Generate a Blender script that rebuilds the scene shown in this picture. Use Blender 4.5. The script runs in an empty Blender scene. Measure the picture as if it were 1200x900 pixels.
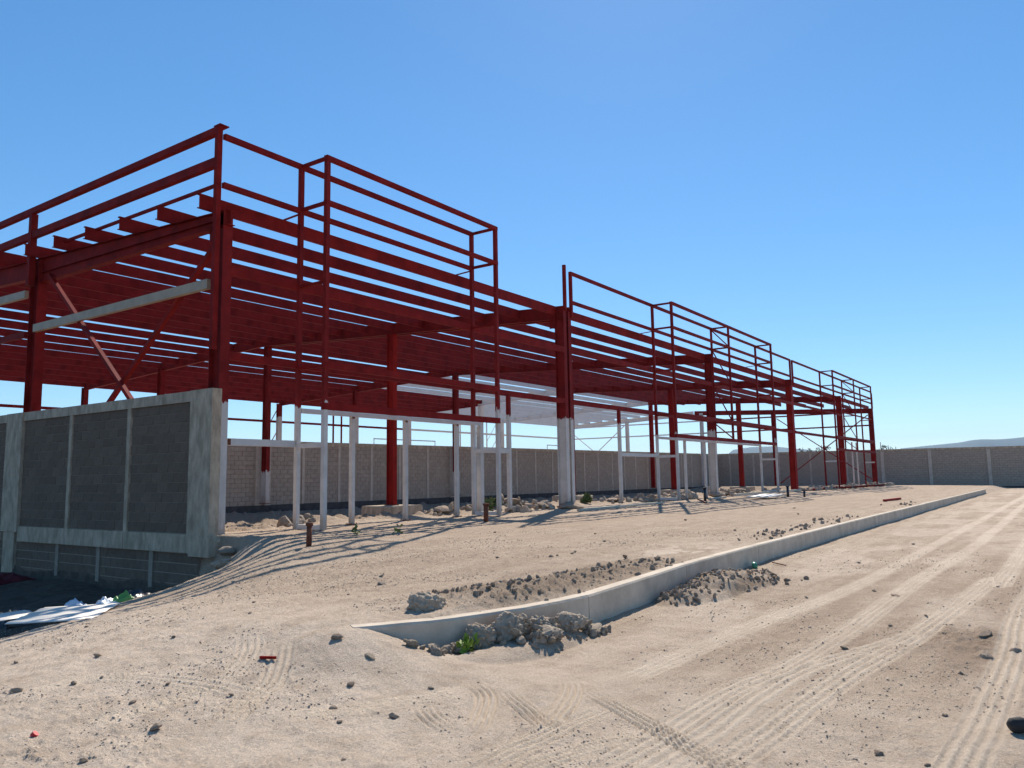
import bpy, bmesh, math, random
import numpy as np
from mathutils import Vector, Matrix

random.seed(7)
rng = np.random.default_rng(11)
SC = bpy.context.scene
COL = SC.collection

# ------------------------------------------------------------------ camera
CAM_LOC = (-9.308, -13.647, 1.0116)
YAW, PITCH, ROLL, FPX = 0.6081, 0.1184, -0.0165, 918.34
def camera():
    F = Vector((math.cos(YAW) * math.cos(PITCH), math.sin(YAW) * math.cos(PITCH), math.sin(PITCH)))
    R = Vector((math.sin(YAW), -math.cos(YAW), 0))
    U = R.cross(F)
    R2 = math.cos(ROLL) * R + math.sin(ROLL) * U
    U2 = -math.sin(ROLL) * R + math.cos(ROLL) * U
    cd = bpy.data.cameras.new('camera')
    cd.sensor_fit = 'HORIZONTAL'; cd.sensor_width = 36.0
    cd.lens = FPX / 1200 * 36.0
    cd.clip_start = 0.05; cd.clip_end = 12000
    co = bpy.data.objects.new('camera', cd); COL.objects.link(co)
    m = Matrix((R2, U2, -F)).transposed().to_4x4(); m.translation = CAM_LOC
    co.matrix_world = m
    SC.camera = co
camera()

# ------------------------------------------------------------------ sky, sun, exposure
SUN_AZ = math.atan2(0.49, 1.07)            # towards +X, a little +Y
SUN_EL = math.radians(40.4)
w = bpy.data.worlds.new('World'); SC.world = w; w.use_nodes = True
nt = w.node_tree; nt.nodes.clear()
sky = nt.nodes.new('ShaderNodeTexSky'); sky.sky_type = 'NISHITA'; sky.sun_disc = False
sky.sun_elevation = SUN_EL; sky.sun_rotation = math.pi / 2 - SUN_AZ
sky.altitude = 1900; sky.air_density = 1.0; sky.dust_density = 0.15; sky.ozone_density = 4.0
bg = nt.nodes.new('ShaderNodeBackground'); bg.inputs['Strength'].default_value = 0.15
wo = nt.nodes.new('ShaderNodeOutputWorld')
gam = nt.nodes.new('ShaderNodeGamma'); gam.inputs['Gamma'].default_value = 0.70
hsv = nt.nodes.new('ShaderNodeHueSaturation'); hsv.inputs['Saturation'].default_value = 1.40; hsv.inputs['Value'].default_value = 1.06
nt.links.new(sky.outputs[0], gam.inputs['Color']); nt.links.new(gam.outputs[0], hsv.inputs['Color']); nt.links.new(hsv.outputs[0], bg.inputs[0]); nt.links.new(bg.outputs[0], wo.inputs[0])
sl = bpy.data.lights.new('sun', 'SUN'); sl.energy = 4.2; sl.angle = math.radians(0.53); sl.color = (1.0, 0.925, 0.815)
so = bpy.data.objects.new('sun', sl); COL.objects.link(so)
sd = Vector((math.cos(SUN_AZ) * math.cos(SUN_EL), math.sin(SUN_AZ) * math.cos(SUN_EL), math.sin(SUN_EL)))
so.rotation_euler = sd.to_track_quat('Z', 'Y').to_euler(); so.location = (20, 10, 60)
SC.view_settings.view_transform = 'Standard'; SC.view_settings.look = 'None'
SC.view_settings.gamma = 1.0; SC.view_settings.exposure = 0.72
SC.cycles.max_bounces = 6; SC.cycles.diffuse_bounces = 4
SC.cycles.use_adaptive_sampling = True

# ------------------------------------------------------------------ helpers: noise
_perm = np.random.default_rng(3).permutation(4096)
_val = np.random.default_rng(4).random(4096) * 2 - 1
def vnoise(x, y):
    xi = np.floor(x).astype(np.int64); yi = np.floor(y).astype(np.int64)
    xf = x - xi; yf = y - yi
    u = xf * xf * xf * (xf * (xf * 6 - 15) + 10); v = yf * yf * yf * (yf * (yf * 6 - 15) + 10)
    def h(a, b): return _val[(_perm[(a & 4095)] + b * 57) & 4095]
    return (h(xi, yi) * (1 - u) + h(xi + 1, yi) * u) * (1 - v) + (h(xi, yi + 1) * (1 - u) + h(xi + 1, yi + 1) * u) * v
def fbm(x, y, wl, octv, gain=0.5, seed=0):
    s = np.zeros_like(x); a = 1.0; f = 1.0 / wl
    for i in range(octv):
        c, sn = math.cos(0.6 * i + seed), math.sin(0.6 * i + seed)
        s += a * vnoise((x * c - y * sn) * f + 17.3 * i + seed * 5.1, (x * sn + y * c) * f + 9.7 * i)
        a *= gain; f *= 2.03
    return s
def sst(a, b, x):
    t = np.clip((x - a) / (b - a), 0, 1); return t * t * (3 - 2 * t)

# ------------------------------------------------------------------ helpers: materials
def mat(name, col, rough=0.8, var=0.0, scale=3.0, bump=0.0, bscale=20.0, col2=None, spec=0.3, island=0.0, streak=False, metal=0.0, detail=6):
    m = bpy.data.materials.new(name); m.use_nodes = True
    t = m.node_tree; b = t.nodes['Principled BSDF']
    b.inputs['Roughness'].default_value = rough; b.inputs['Metallic'].default_value = metal
    b.inputs['Specular IOR Level'].default_value = spec
    tc = t.nodes.new('ShaderNodeTexCoord')
    src = tc.outputs['Object']
    if streak:
        mp = t.nodes.new('ShaderNodeMapping'); mp.inputs['Scale'].default_value = (1, 1, 0.38)
        t.links.new(src, mp.inputs[0]); csrc = mp.outputs[0]
    else: csrc = src
    n = t.nodes.new('ShaderNodeTexNoise'); n.inputs['Scale'].default_value = scale; n.inputs['Detail'].default_value = detail
    n.inputs['Roughness'].default_value = 0.65
    t.links.new(csrc, n.inputs[0])
    mx = t.nodes.new('ShaderNodeMix'); mx.data_type = 'RGBA'
    c2 = col2 if col2 else tuple(c * (1 - var) for c in col)
    c1 = col if col2 else tuple(min(1, c * (1 + var)) for c in col)
    mx.inputs[6].default_value = (*c1, 1); mx.inputs[7].default_value = (*c2, 1)
    rp = t.nodes.new('ShaderNodeMapRange'); rp.inputs[1].default_value = 0.32; rp.inputs[2].default_value = 0.68
    t.links.new(n.outputs[0], rp.inputs[0]); t.links.new(rp.outputs[0], mx.inputs[0])
    out = mx.outputs[2]
    if island > 0:
        g = t.nodes.new('ShaderNodeNewGeometry'); oi = t.nodes.new('ShaderNodeObjectInfo')
        ad = t.nodes.new('ShaderNodeMath'); ad.operation = 'ADD'
        t.links.new(g.outputs['Random Per Island'], ad.inputs[0]); t.links.new(oi.outputs['Random'], ad.inputs[1])
        fr = t.nodes.new('ShaderNodeMath'); fr.operation = 'FRACT'; t.links.new(ad.outputs[0], fr.inputs[0])
        mr = t.nodes.new('ShaderNodeMapRange'); mr.inputs[3].default_value = 1 - island; mr.inputs[4].default_value = 1 + island
        t.links.new(fr.outputs[0], mr.inputs[0])
        hs = t.nodes.new('ShaderNodeHueSaturation'); t.links.new(mr.outputs[0], hs.inputs['Value']); t.links.new(out, hs.inputs['Color'])
        out = hs.outputs[0]
    t.links.new(out, b.inputs['Base Color'])
    if bump > 0:
        n2 = t.nodes.new('ShaderNodeTexNoise'); n2.inputs['Scale'].default_value = bscale; n2.inputs['Detail'].default_value = 8
        t.links.new(src, n2.inputs[0])
        bp = t.nodes.new('ShaderNodeBump'); bp.inputs['Strength'].default_value = 1.0; bp.inputs['Distance'].default_value = bump
        t.links.new(n2.outputs[0], bp.inputs['Height']); t.links.new(bp.outputs[0], b.inputs['Normal'])
    return m
RED = mat('red_oxide_paint', (0.20, 0.0135, 0.0115), 0.6, 0.30, 2.2, 0.002, 14, spec=0.05)
RED2 = mat('fresh_red_paint', (0.29, 0.016, 0.0115), 0.55, 0.26, 2.0, 0.002, 14, spec=0.05)
WHITE = mat('white_primer_paint', (0.61, 0.57, 0.53), 0.55, 0.10, 3.0, 0.001, 16, spec=0.2)
WHITER = mat('white_roof_paint', (0.70, 0.67, 0.64), 0.5, 0.06, 2.0, 0.001, 16, spec=0.3)
GREYB = mat('bare_galvanised_steel', (0.40, 0.30, 0.20), 0.5, 0.15, 3, spec=0.4)
RUST = mat('rusty_steel', (0.16, 0.055, 0.03), 0.85, 0.4, 12, 0.004, 40)
CONC = mat('cast_concrete', (0.60, 0.475, 0.345), 0.9, 0.0, 6.0, 0.010, 30, col2=(0.31, 0.24, 0.17), streak=True, spec=0.1)
CONCK = mat('kerb_concrete', (0.66, 0.555, 0.435), 0.9, 0.0, 3.0, 0.004, 40, col2=(0.47, 0.385, 0.295), spec=0.1)
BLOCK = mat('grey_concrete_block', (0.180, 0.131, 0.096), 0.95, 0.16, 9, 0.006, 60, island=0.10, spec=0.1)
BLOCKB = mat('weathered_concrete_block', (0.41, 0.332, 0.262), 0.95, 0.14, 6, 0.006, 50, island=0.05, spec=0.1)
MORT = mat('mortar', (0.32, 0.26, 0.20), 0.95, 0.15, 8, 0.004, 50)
CONCT = mat('pale_tie_concrete', (0.56, 0.47, 0.38), 0.9, 0.15, 3, 0.006, 30, spec=0.1)
PLINTH_SHADE = mat('shade_painted_plinth', (0.085, 0.075, 0.072), 0.8, 0.3, 4, 0.006, 30, spec=0.1)  # near-black plinth: shade at the wall foot painted into its colour
MORTB = mat('boundary_mortar', (0.35, 0.29, 0.235), 0.95, 0.15, 8, 0.004, 50)
ROCK = mat('dry_dirt_clod', (0.36, 0.29, 0.225), 0.97, 0.0, 7, 0.02, 18, col2=(0.23, 0.175, 0.13), island=0.12)
ROCKG = mat('grey_caliche_rock', (0.50, 0.405, 0.31), 0.97, 0.0, 8, 0.008, 40, col2=(0.30, 0.23, 0.165), island=0.1, spec=0.05)
CLODD = mat('brown_soil_clod', (0.46, 0.35, 0.26), 0.97, 0.0, 8, 0.006, 30, col2=(0.29, 0.21, 0.15), island=0.2, spec=0.05)
PEB = mat('loose_pebble', (0.52, 0.44, 0.36), 0.95, 0.0, 30, 0.0, 20, col2=(0.34, 0.265, 0.205), island=0.28, spec=0.05)
WOOD = mat('pale_bleached_wood', (0.55, 0.48, 0.38), 0.85, 0.2, 9, 0.003, 30)
LEAF = mat('green_leaf', (0.17, 0.25, 0.03), 0.6, 0.3, 8)
WEED = mat('dusty_weed_leaf', (0.13, 0.16, 0.05), 0.8, 0.3, 8)
TREEL = mat('tree_leaf', (0.07, 0.085, 0.035), 0.8, 0.3, 4)
BARK = mat('bark', (0.12, 0.09, 0.07), 0.9, 0.2, 6)
SHEET = mat('white_sheet_metal', (0.74, 0.68, 0.60), 0.45, 0.08, 4, spec=0.5)
TARPW = mat('pale_blue_plastic', (0.55, 0.60, 0.66), 0.35, 0.1, 4, spec=0.5)
TARPG = mat('green_plastic', (0.12, 0.30, 0.06), 0.4, 0.2, 5, spec=0.5)
TARPB = mat('black_plastic', (0.02, 0.021, 0.025), 0.3, 0.2, 5, spec=0.5)
RUBBER = mat('black_rubber', (0.035, 0.033, 0.032), 0.8, 0.2, 20, 0.002, 60)
REDP = mat('red_plastic', (0.55, 0.03, 0.03), 0.4, 0.1, 10)
GREENP = mat('green_glass', (0.08, 0.30, 0.17), 0.3, 0.1, 10)

def two_tone(name, red):
    """red primer over white, a ragged hand-painted line at the object's own paint_z, dirt splash at the foot"""
    m = bpy.data.materials.new(name); m.use_nodes = True; t = m.node_tree; b = t.nodes['Principled BSDF']
    b.inputs['Roughness'].default_value = 0.58; b.inputs['Specular IOR Level'].default_value = 0.08
    g = t.nodes.new('ShaderNodeNewGeometry'); sx = t.nodes.new('ShaderNodeSeparateXYZ'); t.links.new(g.outputs['Position'], sx.inputs[0])
    mp = t.nodes.new('ShaderNodeMapping'); mp.inputs['Scale'].default_value = (14, 14, 3.5); t.links.new(g.outputs['Position'], mp.inputs[0])
    n = t.nodes.new('ShaderNodeTexNoise'); n.inputs['Scale'].default_value = 1.0; n.inputs['Detail'].default_value = 5; t.links.new(mp.outputs[0], n.inputs[0])
    at = t.nodes.new('ShaderNodeAttribute'); at.attribute_type = 'OBJECT'; at.attribute_name = 'paint_z'
    def op(o, a, c):
        q = t.nodes.new('ShaderNodeMath'); q.operation = o
        for i, v in enumerate((a, c)):
            if isinstance(v, float): q.inputs[i].default_value = v
            else: t.links.new(v, q.inputs[i])
        return q.outputs[0]
    def rng_(o, a, c):
        q = t.nodes.new('ShaderNodeMapRange'); q.inputs[1].default_value = a; q.inputs[2].default_value = c; t.links.new(o, q.inputs[0]); return q.outputs[0]
    def mx(f, a, c):
        q = t.nodes.new('ShaderNodeMix'); q.data_type = 'RGBA'; t.links.new(f, q.inputs[0])
        for i, v in ((6, a), (7, c)):
            if isinstance(v, tuple): q.inputs[i].default_value = (*v, 1)
            else: t.links.new(v, q.inputs[i])
        return q.outputs[2]
    wob = op('MULTIPLY', op('SUBTRACT', n.outputs[0], 0.5), 0.42)
    f = rng_(op('ADD', op('SUBTRACT', sx.outputs[2], at.outputs['Fac']), wob), -0.012, 0.012)
    n2 = t.nodes.new('ShaderNodeTexNoise'); n2.inputs['Scale'].default_value = 2.6; n2.inputs['Detail'].default_value = 8; n2.inputs['Roughness'].default_value = 0.7; t.links.new(g.outputs['Position'], n2.inputs[0])
    v2 = rng_(n2.outputs[0], 0.35, 0.65)
    rd = mx(v2, tuple(c * 1.2 for c in red), tuple(c * 0.72 for c in red))
    wh = mx(v2, (0.65, 0.605, 0.56), (0.53, 0.485, 0.44))
    dirt = rng_(op('ADD', sx.outputs[2], op('MULTIPLY', op('SUBTRACT', n.outputs[0], 0.5), 0.9)), 0.42, 0.02)
    wh = mx(op('MULTIPLY', dirt, 0.65), wh, (0.36, 0.27, 0.19))
    t.links.new(mx(f, wh, rd), b.inputs['Base Color'])
    return m
PAINT = two_tone('half_painted_steel', (0.20, 0.0135, 0.0115))
# ------------------------------------------------------------------ helpers: objects
def tag(o, label=None, cat=None, group=None, kind=None):
    if label: o['label'] = label
    if cat: o['category'] = cat
    if group: o['group'] = group
    if kind: o['kind'] = kind
    return o
def thing(name, label, cat, loc=(0, 0, 0), group=None):
    o = bpy.data.objects.new(name, None); o.empty_display_size = 0.2; COL.objects.link(o); o.location = loc
    return tag(o, label, cat, group)
def link(name, me, parent=None, loc=(0, 0, 0), rot=None):
    o = bpy.data.objects.new(name, me); COL.objects.link(o)
    o.location = loc
    if rot: o.rotation_euler = rot
    if parent: o.parent = parent
    return o
def world_part(name, me, parent):
    """mesh given in world coordinates, parented to a thing (or a part of it)"""
    o = link(name, me, parent)
    off = Vector((0, 0, 0)); p = parent
    while p: off -= p.location; p = p.parent
    o.location = off
    return o
class MB:
    def __init__(s): s.v = []; s.f = []; s.mi = []
    def prism(s, prof, p, q, up=(0, 0, 1), mi=0, caps=True, shift=(0, 0)):
        """profile (side, up) extruded from p to q"""
        p = Vector(p); q = Vector(q); d = (q - p).normalized(); upv = Vector(up)
        side = d.cross(upv)
        if side.length < 1e-4: side = d.cross(Vector((0, 1, 0)))
        side.normalize(); u = side.cross(d).normalized()
        n = len(prof); b = len(s.v)
        for e in (p, q):
            for a, c in prof: s.v.append(tuple(e + side * (a + shift[0]) + u * (c + shift[1])))
        for i in range(n):
            j = (i + 1) % n
            s.f.append((b + i, b + j, b + n + j, b + n + i)); s.mi.append(mi)
        if caps:
            s.f.append(tuple(b + i for i in reversed(range(n)))); s.mi.append(mi)
            s.f.append(tuple(b + n + i for i in range(n))); s.mi.append(mi)
        return s
    def bar(s, p, q, wd, ht, up=(0, 0, 1), mi=0):
        a, c = wd / 2, ht / 2
        return s.prism([(-a, -c), (a, -c), (a, c), (-a, c)], p, q, up, mi)
    def box(s, lo, hi, mi=0):
        x0, y0, z0 = lo; x1, y1, z1 = hi; b = len(s.v)
        s.v += [(x0, y0, z0), (x1, y0, z0), (x1, y1, z0), (x0, y1, z0), (x0, y0, z1), (x1, y0, z1), (x1, y1, z1), (x0, y1, z1)]
        for f in ((0, 3, 2, 1), (4, 5, 6, 7), (0, 1, 5, 4), (1, 2, 6, 5), (2, 3, 7, 6), (3, 0, 4, 7)):
            s.f.append(tuple(b + i for i in f)); s.mi.append(mi)
        return s
    def tube(s, pts, r, n=6, mi=0):
        b = len(s.v); pts = [Vector(p) for p in pts]; rs = r if isinstance(r, (list, tuple)) else [r] * len(pts)
        for i, p in enumerate(pts):
            d = (pts[min(i + 1, len(pts) - 1)] - pts[max(i - 1, 0)]).normalized()
            a = d.orthogonal().normalized(); c = d.cross(a)
            for k in range(n):
                t = 2 * math.pi * k / n; s.v.append(tuple(p + (a * math.cos(t) + c * math.sin(t)) * rs[i]))
        for i in range(len(pts) - 1):
            for k in range(n):
                s.f.append((b + i * n + k, b + i * n + (k + 1) % n, b + (i + 1) * n + (k + 1) % n, b + (i + 1) * n + k)); s.mi.append(mi)
        s.f.append(tuple(b + k for k in reversed(range(n)))); s.mi.append(mi)
        s.f.append(tuple(b + (len(pts) - 1) * n + k for k in range(n))); s.mi.append(mi)
        return s
    def mesh(s, name, mats, smooth=False):
        me = bpy.data.meshes.new(name); me.from_pydata(s.v, [], s.f)
        for m in (mats if isinstance(mats, (list, tuple)) else [mats]): me.materials.append(m)
        if any(s.mi): me.polygons.foreach_set('material_index', s.mi)
        if smooth: me.polygons.foreach_set('use_smooth', [True] * len(s.f))
        me.update(); return me
def np_mesh(name, verts, faces, mats, smooth=False):
    me = bpy.data.meshes.new(name)
    verts = np.asarray(verts, np.float32); faces = np.asarray(faces, np.int32); k = faces.shape[1]
    me.vertices.add(len(verts)); me.vertices.foreach_set('co', verts.ravel())
    me.loops.add(faces.size); me.loops.foreach_set('vertex_index', faces.ravel())
    me.polygons.add(len(faces)); me.polygons.foreach_set('loop_start', np.arange(len(faces), dtype=np.int32) * k)
    if smooth: me.polygons.foreach_set('use_smooth', np.ones(len(faces), bool))
    for m in (mats if isinstance(mats, (list, tuple)) else [mats]): me.materials.append(m)
    me.update(calc_edges=True); return me
def i_prof(wd, dp, tf=0.014, tw=0.010):
    a, d = wd / 2, dp / 2; t = tw / 2
    return [(-a, -d), (a, -d), (a, -d + tf), (t, -d + tf), (t, d - tf), (a, d - tf), (a, d), (-a, d), (-a, d - tf), (-t, d - tf), (-t, -d + tf), (-a, -d + tf)]
def c_prof(wd, dp, t=0.008):        # web on the left side (-), open on +
    return [(0, 0), (wd, 0), (wd, 0.025), (wd - t, 0.025), (wd - t, t), (t, t), (t, dp - t), (wd - t, dp - t), (wd - t, dp - 0.025), (wd, dp - 0.025), (wd, dp), (0, dp)]

# ------------------------------------------------------------------ ground
KX = [-5.6, -5.04, -4.43, -3.6, -2.84, -1.5, -0.17, 1.82, 10.4, 30.0, 50.6]
KY = [-8.85, -9.22, -9.60, -9.85, -9.95, -9.88, -9.77, -9.70, -9.58, -9.49, -9.42]
def kerb_y(x): return np.interp(x, KX, KY)
TRACKS = [  # centre line, width, depth, number of grooves, lug pitch
    ([(60, -11.75), (38.7, -11.72), (8.07, -11.56), (1.03, -11.45), (-1.58, -11.24), (-2.87, -11.19), (-4.5, -11.09)], .24, .008, 4, 0),
    ([(60, -12.2), (27.5, -12.21), (8.79, -12.22), (1.94, -12.02), (0.02, -12.0), (-3.04, -11.98), (-4.28, -11.82), (-5.18, -11.76), (-5.9, -11.68)], .24, .009, 4, 0),
    ([(60, -13.2), (7.18, -12.98), (2.43, -12.78), (-1.61, -12.53), (-3.35, -12.34), (-4.26, -12.28), (-4.93, -12.23), (-5.7, -12.16), (-7, -12.0)], .25, .009, 4, .07),
    ([(0.26, -12.62), (-1.6, -12.50), (-3.3, -12.10), (-4.3, -12.0), (-5.2, -11.95), (-6.0, -11.9)], .2, .006, 3, 0),
    ([(40, -13.6), (6, -13.35), (0.26, -13.2), (-1.79, -13.22), (-3.37, -13.2), (-4.43, -13.17), (-4.87, -13.14), (-7, -13.05)], .24, .010, 4, .06),
    ([(-4.76, -11.0), (-5.14, -11.63), (-5.47, -12.19), (-5.7, -12.7)], .17, .016, 4, 0),
    ([(-4.65, -10.71), (-4.72, -10.88), (-5.02, -11.04), (-5.35, -11.15), (-5.6, -11.19)], .17, .016, 4, 0),
    ([(-5.1, -10.6), (-5.23, -10.77), (-5.36, -10.98), (-5.52, -11.2)], .15, .018, 4, 0),
    ([(-6.36, -9.8), (-5.89, -10.12), (-5.42, -10.39), (-5.03, -10.49)], .2, .008, 4, 0),
    ([(-5.13, -10.32), (-5.26, -10.58), (-5.57, -10.79), (-5.86, -10.93)], .16, .017, 4, 0),
    ([(-5.60, -10.38), (-5.74, -10.52), (-5.86, -10.82)], .16, .016, 4, 0),
    ([(-4.9, -11.28), (-5.6, -11.25), (-5.87, -11.22), (-6.3, -11.2)], .2, .010, 4, 0),
    ([(-5.1, -11.75), (-5.7, -11.5), (-6.3, -11.35)], .2, .010, 4, 0),
    ([(-7.0, -8.16), (-6.47, -8.13), (-6.22, -8.73), (-6.1, -9.46)], .2, .008, 3, 0),
    ([(-5.39, -8.81), (-5.86, -9.31), (-6.1, -9.46), (-6.6, -9.75)], .2, .009, 4, .07),
    ([(-5.3, -8.3), (-5.75, -8.85), (-6.3, -9.1), (-7.1, -9.0)], .2, .007, 4, .07),
]
LEFT = [(-7, -10, -.40), (-6, -10.1, -.385), (-5.3, -10.4, -.37), (-5.3, -9.7, -.25), (-5.15, -9.2, -.09), (-6, -9.1, -.26), (-7, -9, -.36), (-6.5, -8, -.33), (-5.5, -8, -.22),
        (-4.5, -8, -.13), (-5.5, -6.6, -.36), (-4.5, -6.2, -.26), (-4.6, -4.6, -.50), (-3.5, -5, -.30), (-3.5, -3.4, -.58), (-8.5, -8, -.43), (-8, -6, -.52), (-6, -4.2, -.68), (-10, -14, -.44),
        (-8, -12, -.42), (-5.5, -12, -.395), (-6.5, -11, -.40), (-9, -10, -.43), (-12, -12, -.45), (-10, -7, -.55), (-6.8, -6, -.45), (-4.6, -7, -.20), (-3.6, -6.5, -.17), (-5, -3.2, -.72), (-5.3, -14, -.40), (-9, -4, -.7)]
HEAPS = [(-0.3, -10.12, 1.05, .38, .10), (0.6, -10.12, 1.1, .44, .12), (-1.0, -10.1, .5, .22, .04), (-3.85, -10.0, .9, .28, .10), (-2.4, -9.35, 1.6, .4, .04), (-0.7, -9.2, 1.7, .35, .04)]
def base_z(x, y):
    """large shape of the ground, metres"""
    far = np.clip(x, 0, 75)
    x = np.asarray(x, float)
    road = -0.365 - 0.0034 * far + 0.03 * sst(-4, -9, x) * -1.5
    plat = -0.10 + 0.075 * sst(-9, -2.0, y) - 0.0036 * far - 0.16 * sst(0.5, -3.6, x) * sst(-9.5, -6, y) 
    side = y - kerb_y(x)
    step = sst(0.05, 0.11, side)
    ramp = sst(-1.9, 1.6, side + 0.35 * np.clip(-4.6 - x, 0, 3))
    k = sst(-5.35, -4.05, x)
    s = ramp * (1 - k) + (step) * k
    # spoil pushed against the first metre of the kerb
    z = road * (1 - s) + plat * s
    z = z - 0.10 * sst(-4.0, -8.5, x) * s
    z = np.where(x > 51.0, plat * sst(-9.8, -8.6, y) + road * (1 - sst(-9.8, -8.6, y)), z)
    # the ground left of the platform falls away towards the trench
    d2 = y - (0.8 * x - 1.5)
    z = z - 0.36 * sst(-1.6, 1.0, d2) * sst(0.2, -1.2, x) * sst(-7, -5.5, y)
    num = np.zeros_like(z); den = np.full_like(z, 1e-9)
    for px, py, pz in LEFT:
        wgt = np.exp(-((x - px) ** 2 + (y - py) ** 2) / (2 * 0.8 ** 2)) + 1e-5 / (1 + (x - px) ** 2 + (y - py) ** 2)
        num += wgt * pz; den += wgt
    kl = np.where(side > 0.08, sst(-2.6, -4.8, x), sst(-4.35, -5.15, x)) * sst(-1.0, -3.2, y) * sst(-45, -20, y) * sst(-60, -30, x)
    z = z * (1 - kl) + (num / den) * kl
    z = z + np.maximum(0.135 * np.exp(-((x + 5.15) / 0.45) ** 2 - ((y + 9.2) / 0.5) ** 2), sst(0.05, 0.11, side) * 0.115 * sst(-5.7, -4.9, x) * sst(-1.8, -3.4, x) * np.exp(-(side / 1.3) ** 2))
    # spoil heaps shaped in the ground itself
    for hx, hy, hl, hw, hh in HEAPS: z = z + hh * np.maximum(0, 1 - ((x - hx) / hl) ** 2 - ((y - hy) / hw) ** 2) ** 0.8
    cap = -0.10 - 0.0036 * far + 0.35 * np.maximum(0, side - 0.16)
    z = np.where((side > 0.04) & (x > -4.95) & (x < 50.5), np.minimum(z, cap), z)
    # deep trench along the gable wall
    d = y - (-1.05 + 0.50 * (np.minimum(x, 0.3) + 1.25))
    pit = sst(-1.3, 1.35, d) * sst(0.12, -0.14, x)
    z = z * (1 - pit) + (-1.20) * pit
    # dug-over ground inside the frame
    z = z - 0.34 * sst(5.0, 10.0, y) * sst(0.0, 0.5, x) * sst(17.5, 16.6, y) * sst(68.5, 60, x)
    ins = sst(0.5, 2.2, y) * sst(-0.1, 0.35, x) * sst(16.4, 14.5, y) * sst(68.5, 66, x)
    z = z - ins * 0.42
    berm = np.exp(-((y - 1.5) / 0.85) ** 2) * sst(2.6, 4.2, x) * sst(66, 60, x)
    z = z + berm * (0.16 + 0.22 * vnoise(x * 0.62 + 3.1, y * 0.5))
    return z
def damp_mask(x, y):
    """darker freshly dug soil"""
    s = y - kerb_y(x)
    a = sst(0.1, 0.35, s) * sst(1.5, 0.7, s) * sst(-4.3, -3.4, x) * sst(1.2, -0.6, x)
    b = np.exp(-(((x + 1.8) / 1.1) ** 2 + ((y + 13.0) / 0.55) ** 2)) * 0.7
    c = sst(0.4, 1.6, y) * sst(0.0, 1.0, x) * sst(16.6, 16, y) * 0.8
    for hx, hy, hl, hw, hh in HEAPS[:3]: a = np.maximum(a, sst(1.15, 0.75, ((x - hx) / hl) ** 2 + ((y - hy) / hw) ** 2))
    return np.clip(a + b + c, 0, 1)
def seg_dist(x, y, pts):
    best = np.full(x.shape, 1e9); lat = np.zeros(x.shape); along = np.zeros(x.shape); acc = 0.0
    for (ax, ay), (bx, by) in zip(pts[:-1], pts[1:]):
        dx, dy = bx - ax, by - ay; L = math.hypot(dx, dy)
        t = np.clip(((x - ax) * dx + (y - ay) * dy) / (L * L), 0, 1)
        px, py = x - (ax + t * dx), y - (ay + t * dy)
        d = np.hypot(px, py); sg = np.sign(px * -dy + py * dx)
        m = d < best
        best = np.where(m, d, best); lat = np.where(m, d * sg, lat); along = np.where(m, acc + t * L, along)
        acc += L
    ends = np.minimum(along, acc - along)
    return best, lat, along, ends
def spline(pts, n=6):
    out = []
    P = [pts[0]] + list(pts) + [pts[-1]]
    for i in range(1, len(P) - 2):
        p0, p1, p2, p3 = [np.array(q, float) for q in P[i - 1:i + 3]]
        for k in range(n):
            t = k / n
            out.append(tuple(0.5 * (2 * p1 + (p2 - p0) * t + (2 * p0 - 5 * p1 + 4 * p2 - p3) * t * t + (3 * p1 - p0 - 3 * p2 + p3) * t ** 3)))
    out.append(tuple(pts[-1])); return out
def ground_height(x, y, detail=True):
    x = np.asarray(x, float); y = np.asarray(y, float)
    z = base_z(x, y)
    r = np.hypot(x - CAM_LOC[0], y - CAM_LOC[1])
    near = sst(160, 90, r)
    s = y - kerb_y(x)
    roadm = sst(0.3, -0.3, s) * sst(-6.5, -4.5, x)
    rough = 1 - 0.55 * roadm
    pitm = sst(-0.75, -1.0, z)
    inside = sst(0.3, 1.5, y) * sst(0.0, 0.6, x) * sst(16.5, 15.8, y) * sst(68, 66, x)
    wavy = fbm(x, y, 2.6, 2, 0.4, 1) * 0.012
    z = z + near * (wavy + 0.05 * pitm * fbm(x, y, 0.9, 3, 0.5, 5))
    z = z + inside * 0.10 * np.maximum(fbm(x, y, 0.45, 4, 0.65, 14), 0)
    z = z + inside * (0.13 * np.abs(fbm(x, y, 2.2, 4, 0.55, 9)) + 0.05 * fbm(x, y, 0.5, 3, 0.5, 2))
    if detail:
        dm = damp_mask(x, y)
        z = z + near * rough * 0.008 * fbm(x, y, 0.30, 3, 0.6, 2)
        lump = np.maximum(fbm(x, y, 0.075, 3, 0.65, 3) - 0.25, 0)
        patch = sst(-0.25, 0.5, fbm(x, y, 1.3, 2, 0.5, 7))
        z = z + near * (0.4 + 0.6 * patch) * (0.35 + 0.65 * rough) * lump * 0.0125 * (1 + 2.0 * dm)
        z = z + near * 0.0035 * fbm(x, y, 0.035, 2, 0.5, 4) * rough
        z = z + dm * (0.6 - 0.4 * sst(0.5, 0.25, np.abs(s))) * 0.05 * np.maximum(fbm(x, y, 0.13, 3, 0.65, 6), -0.15)
    return z
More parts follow.
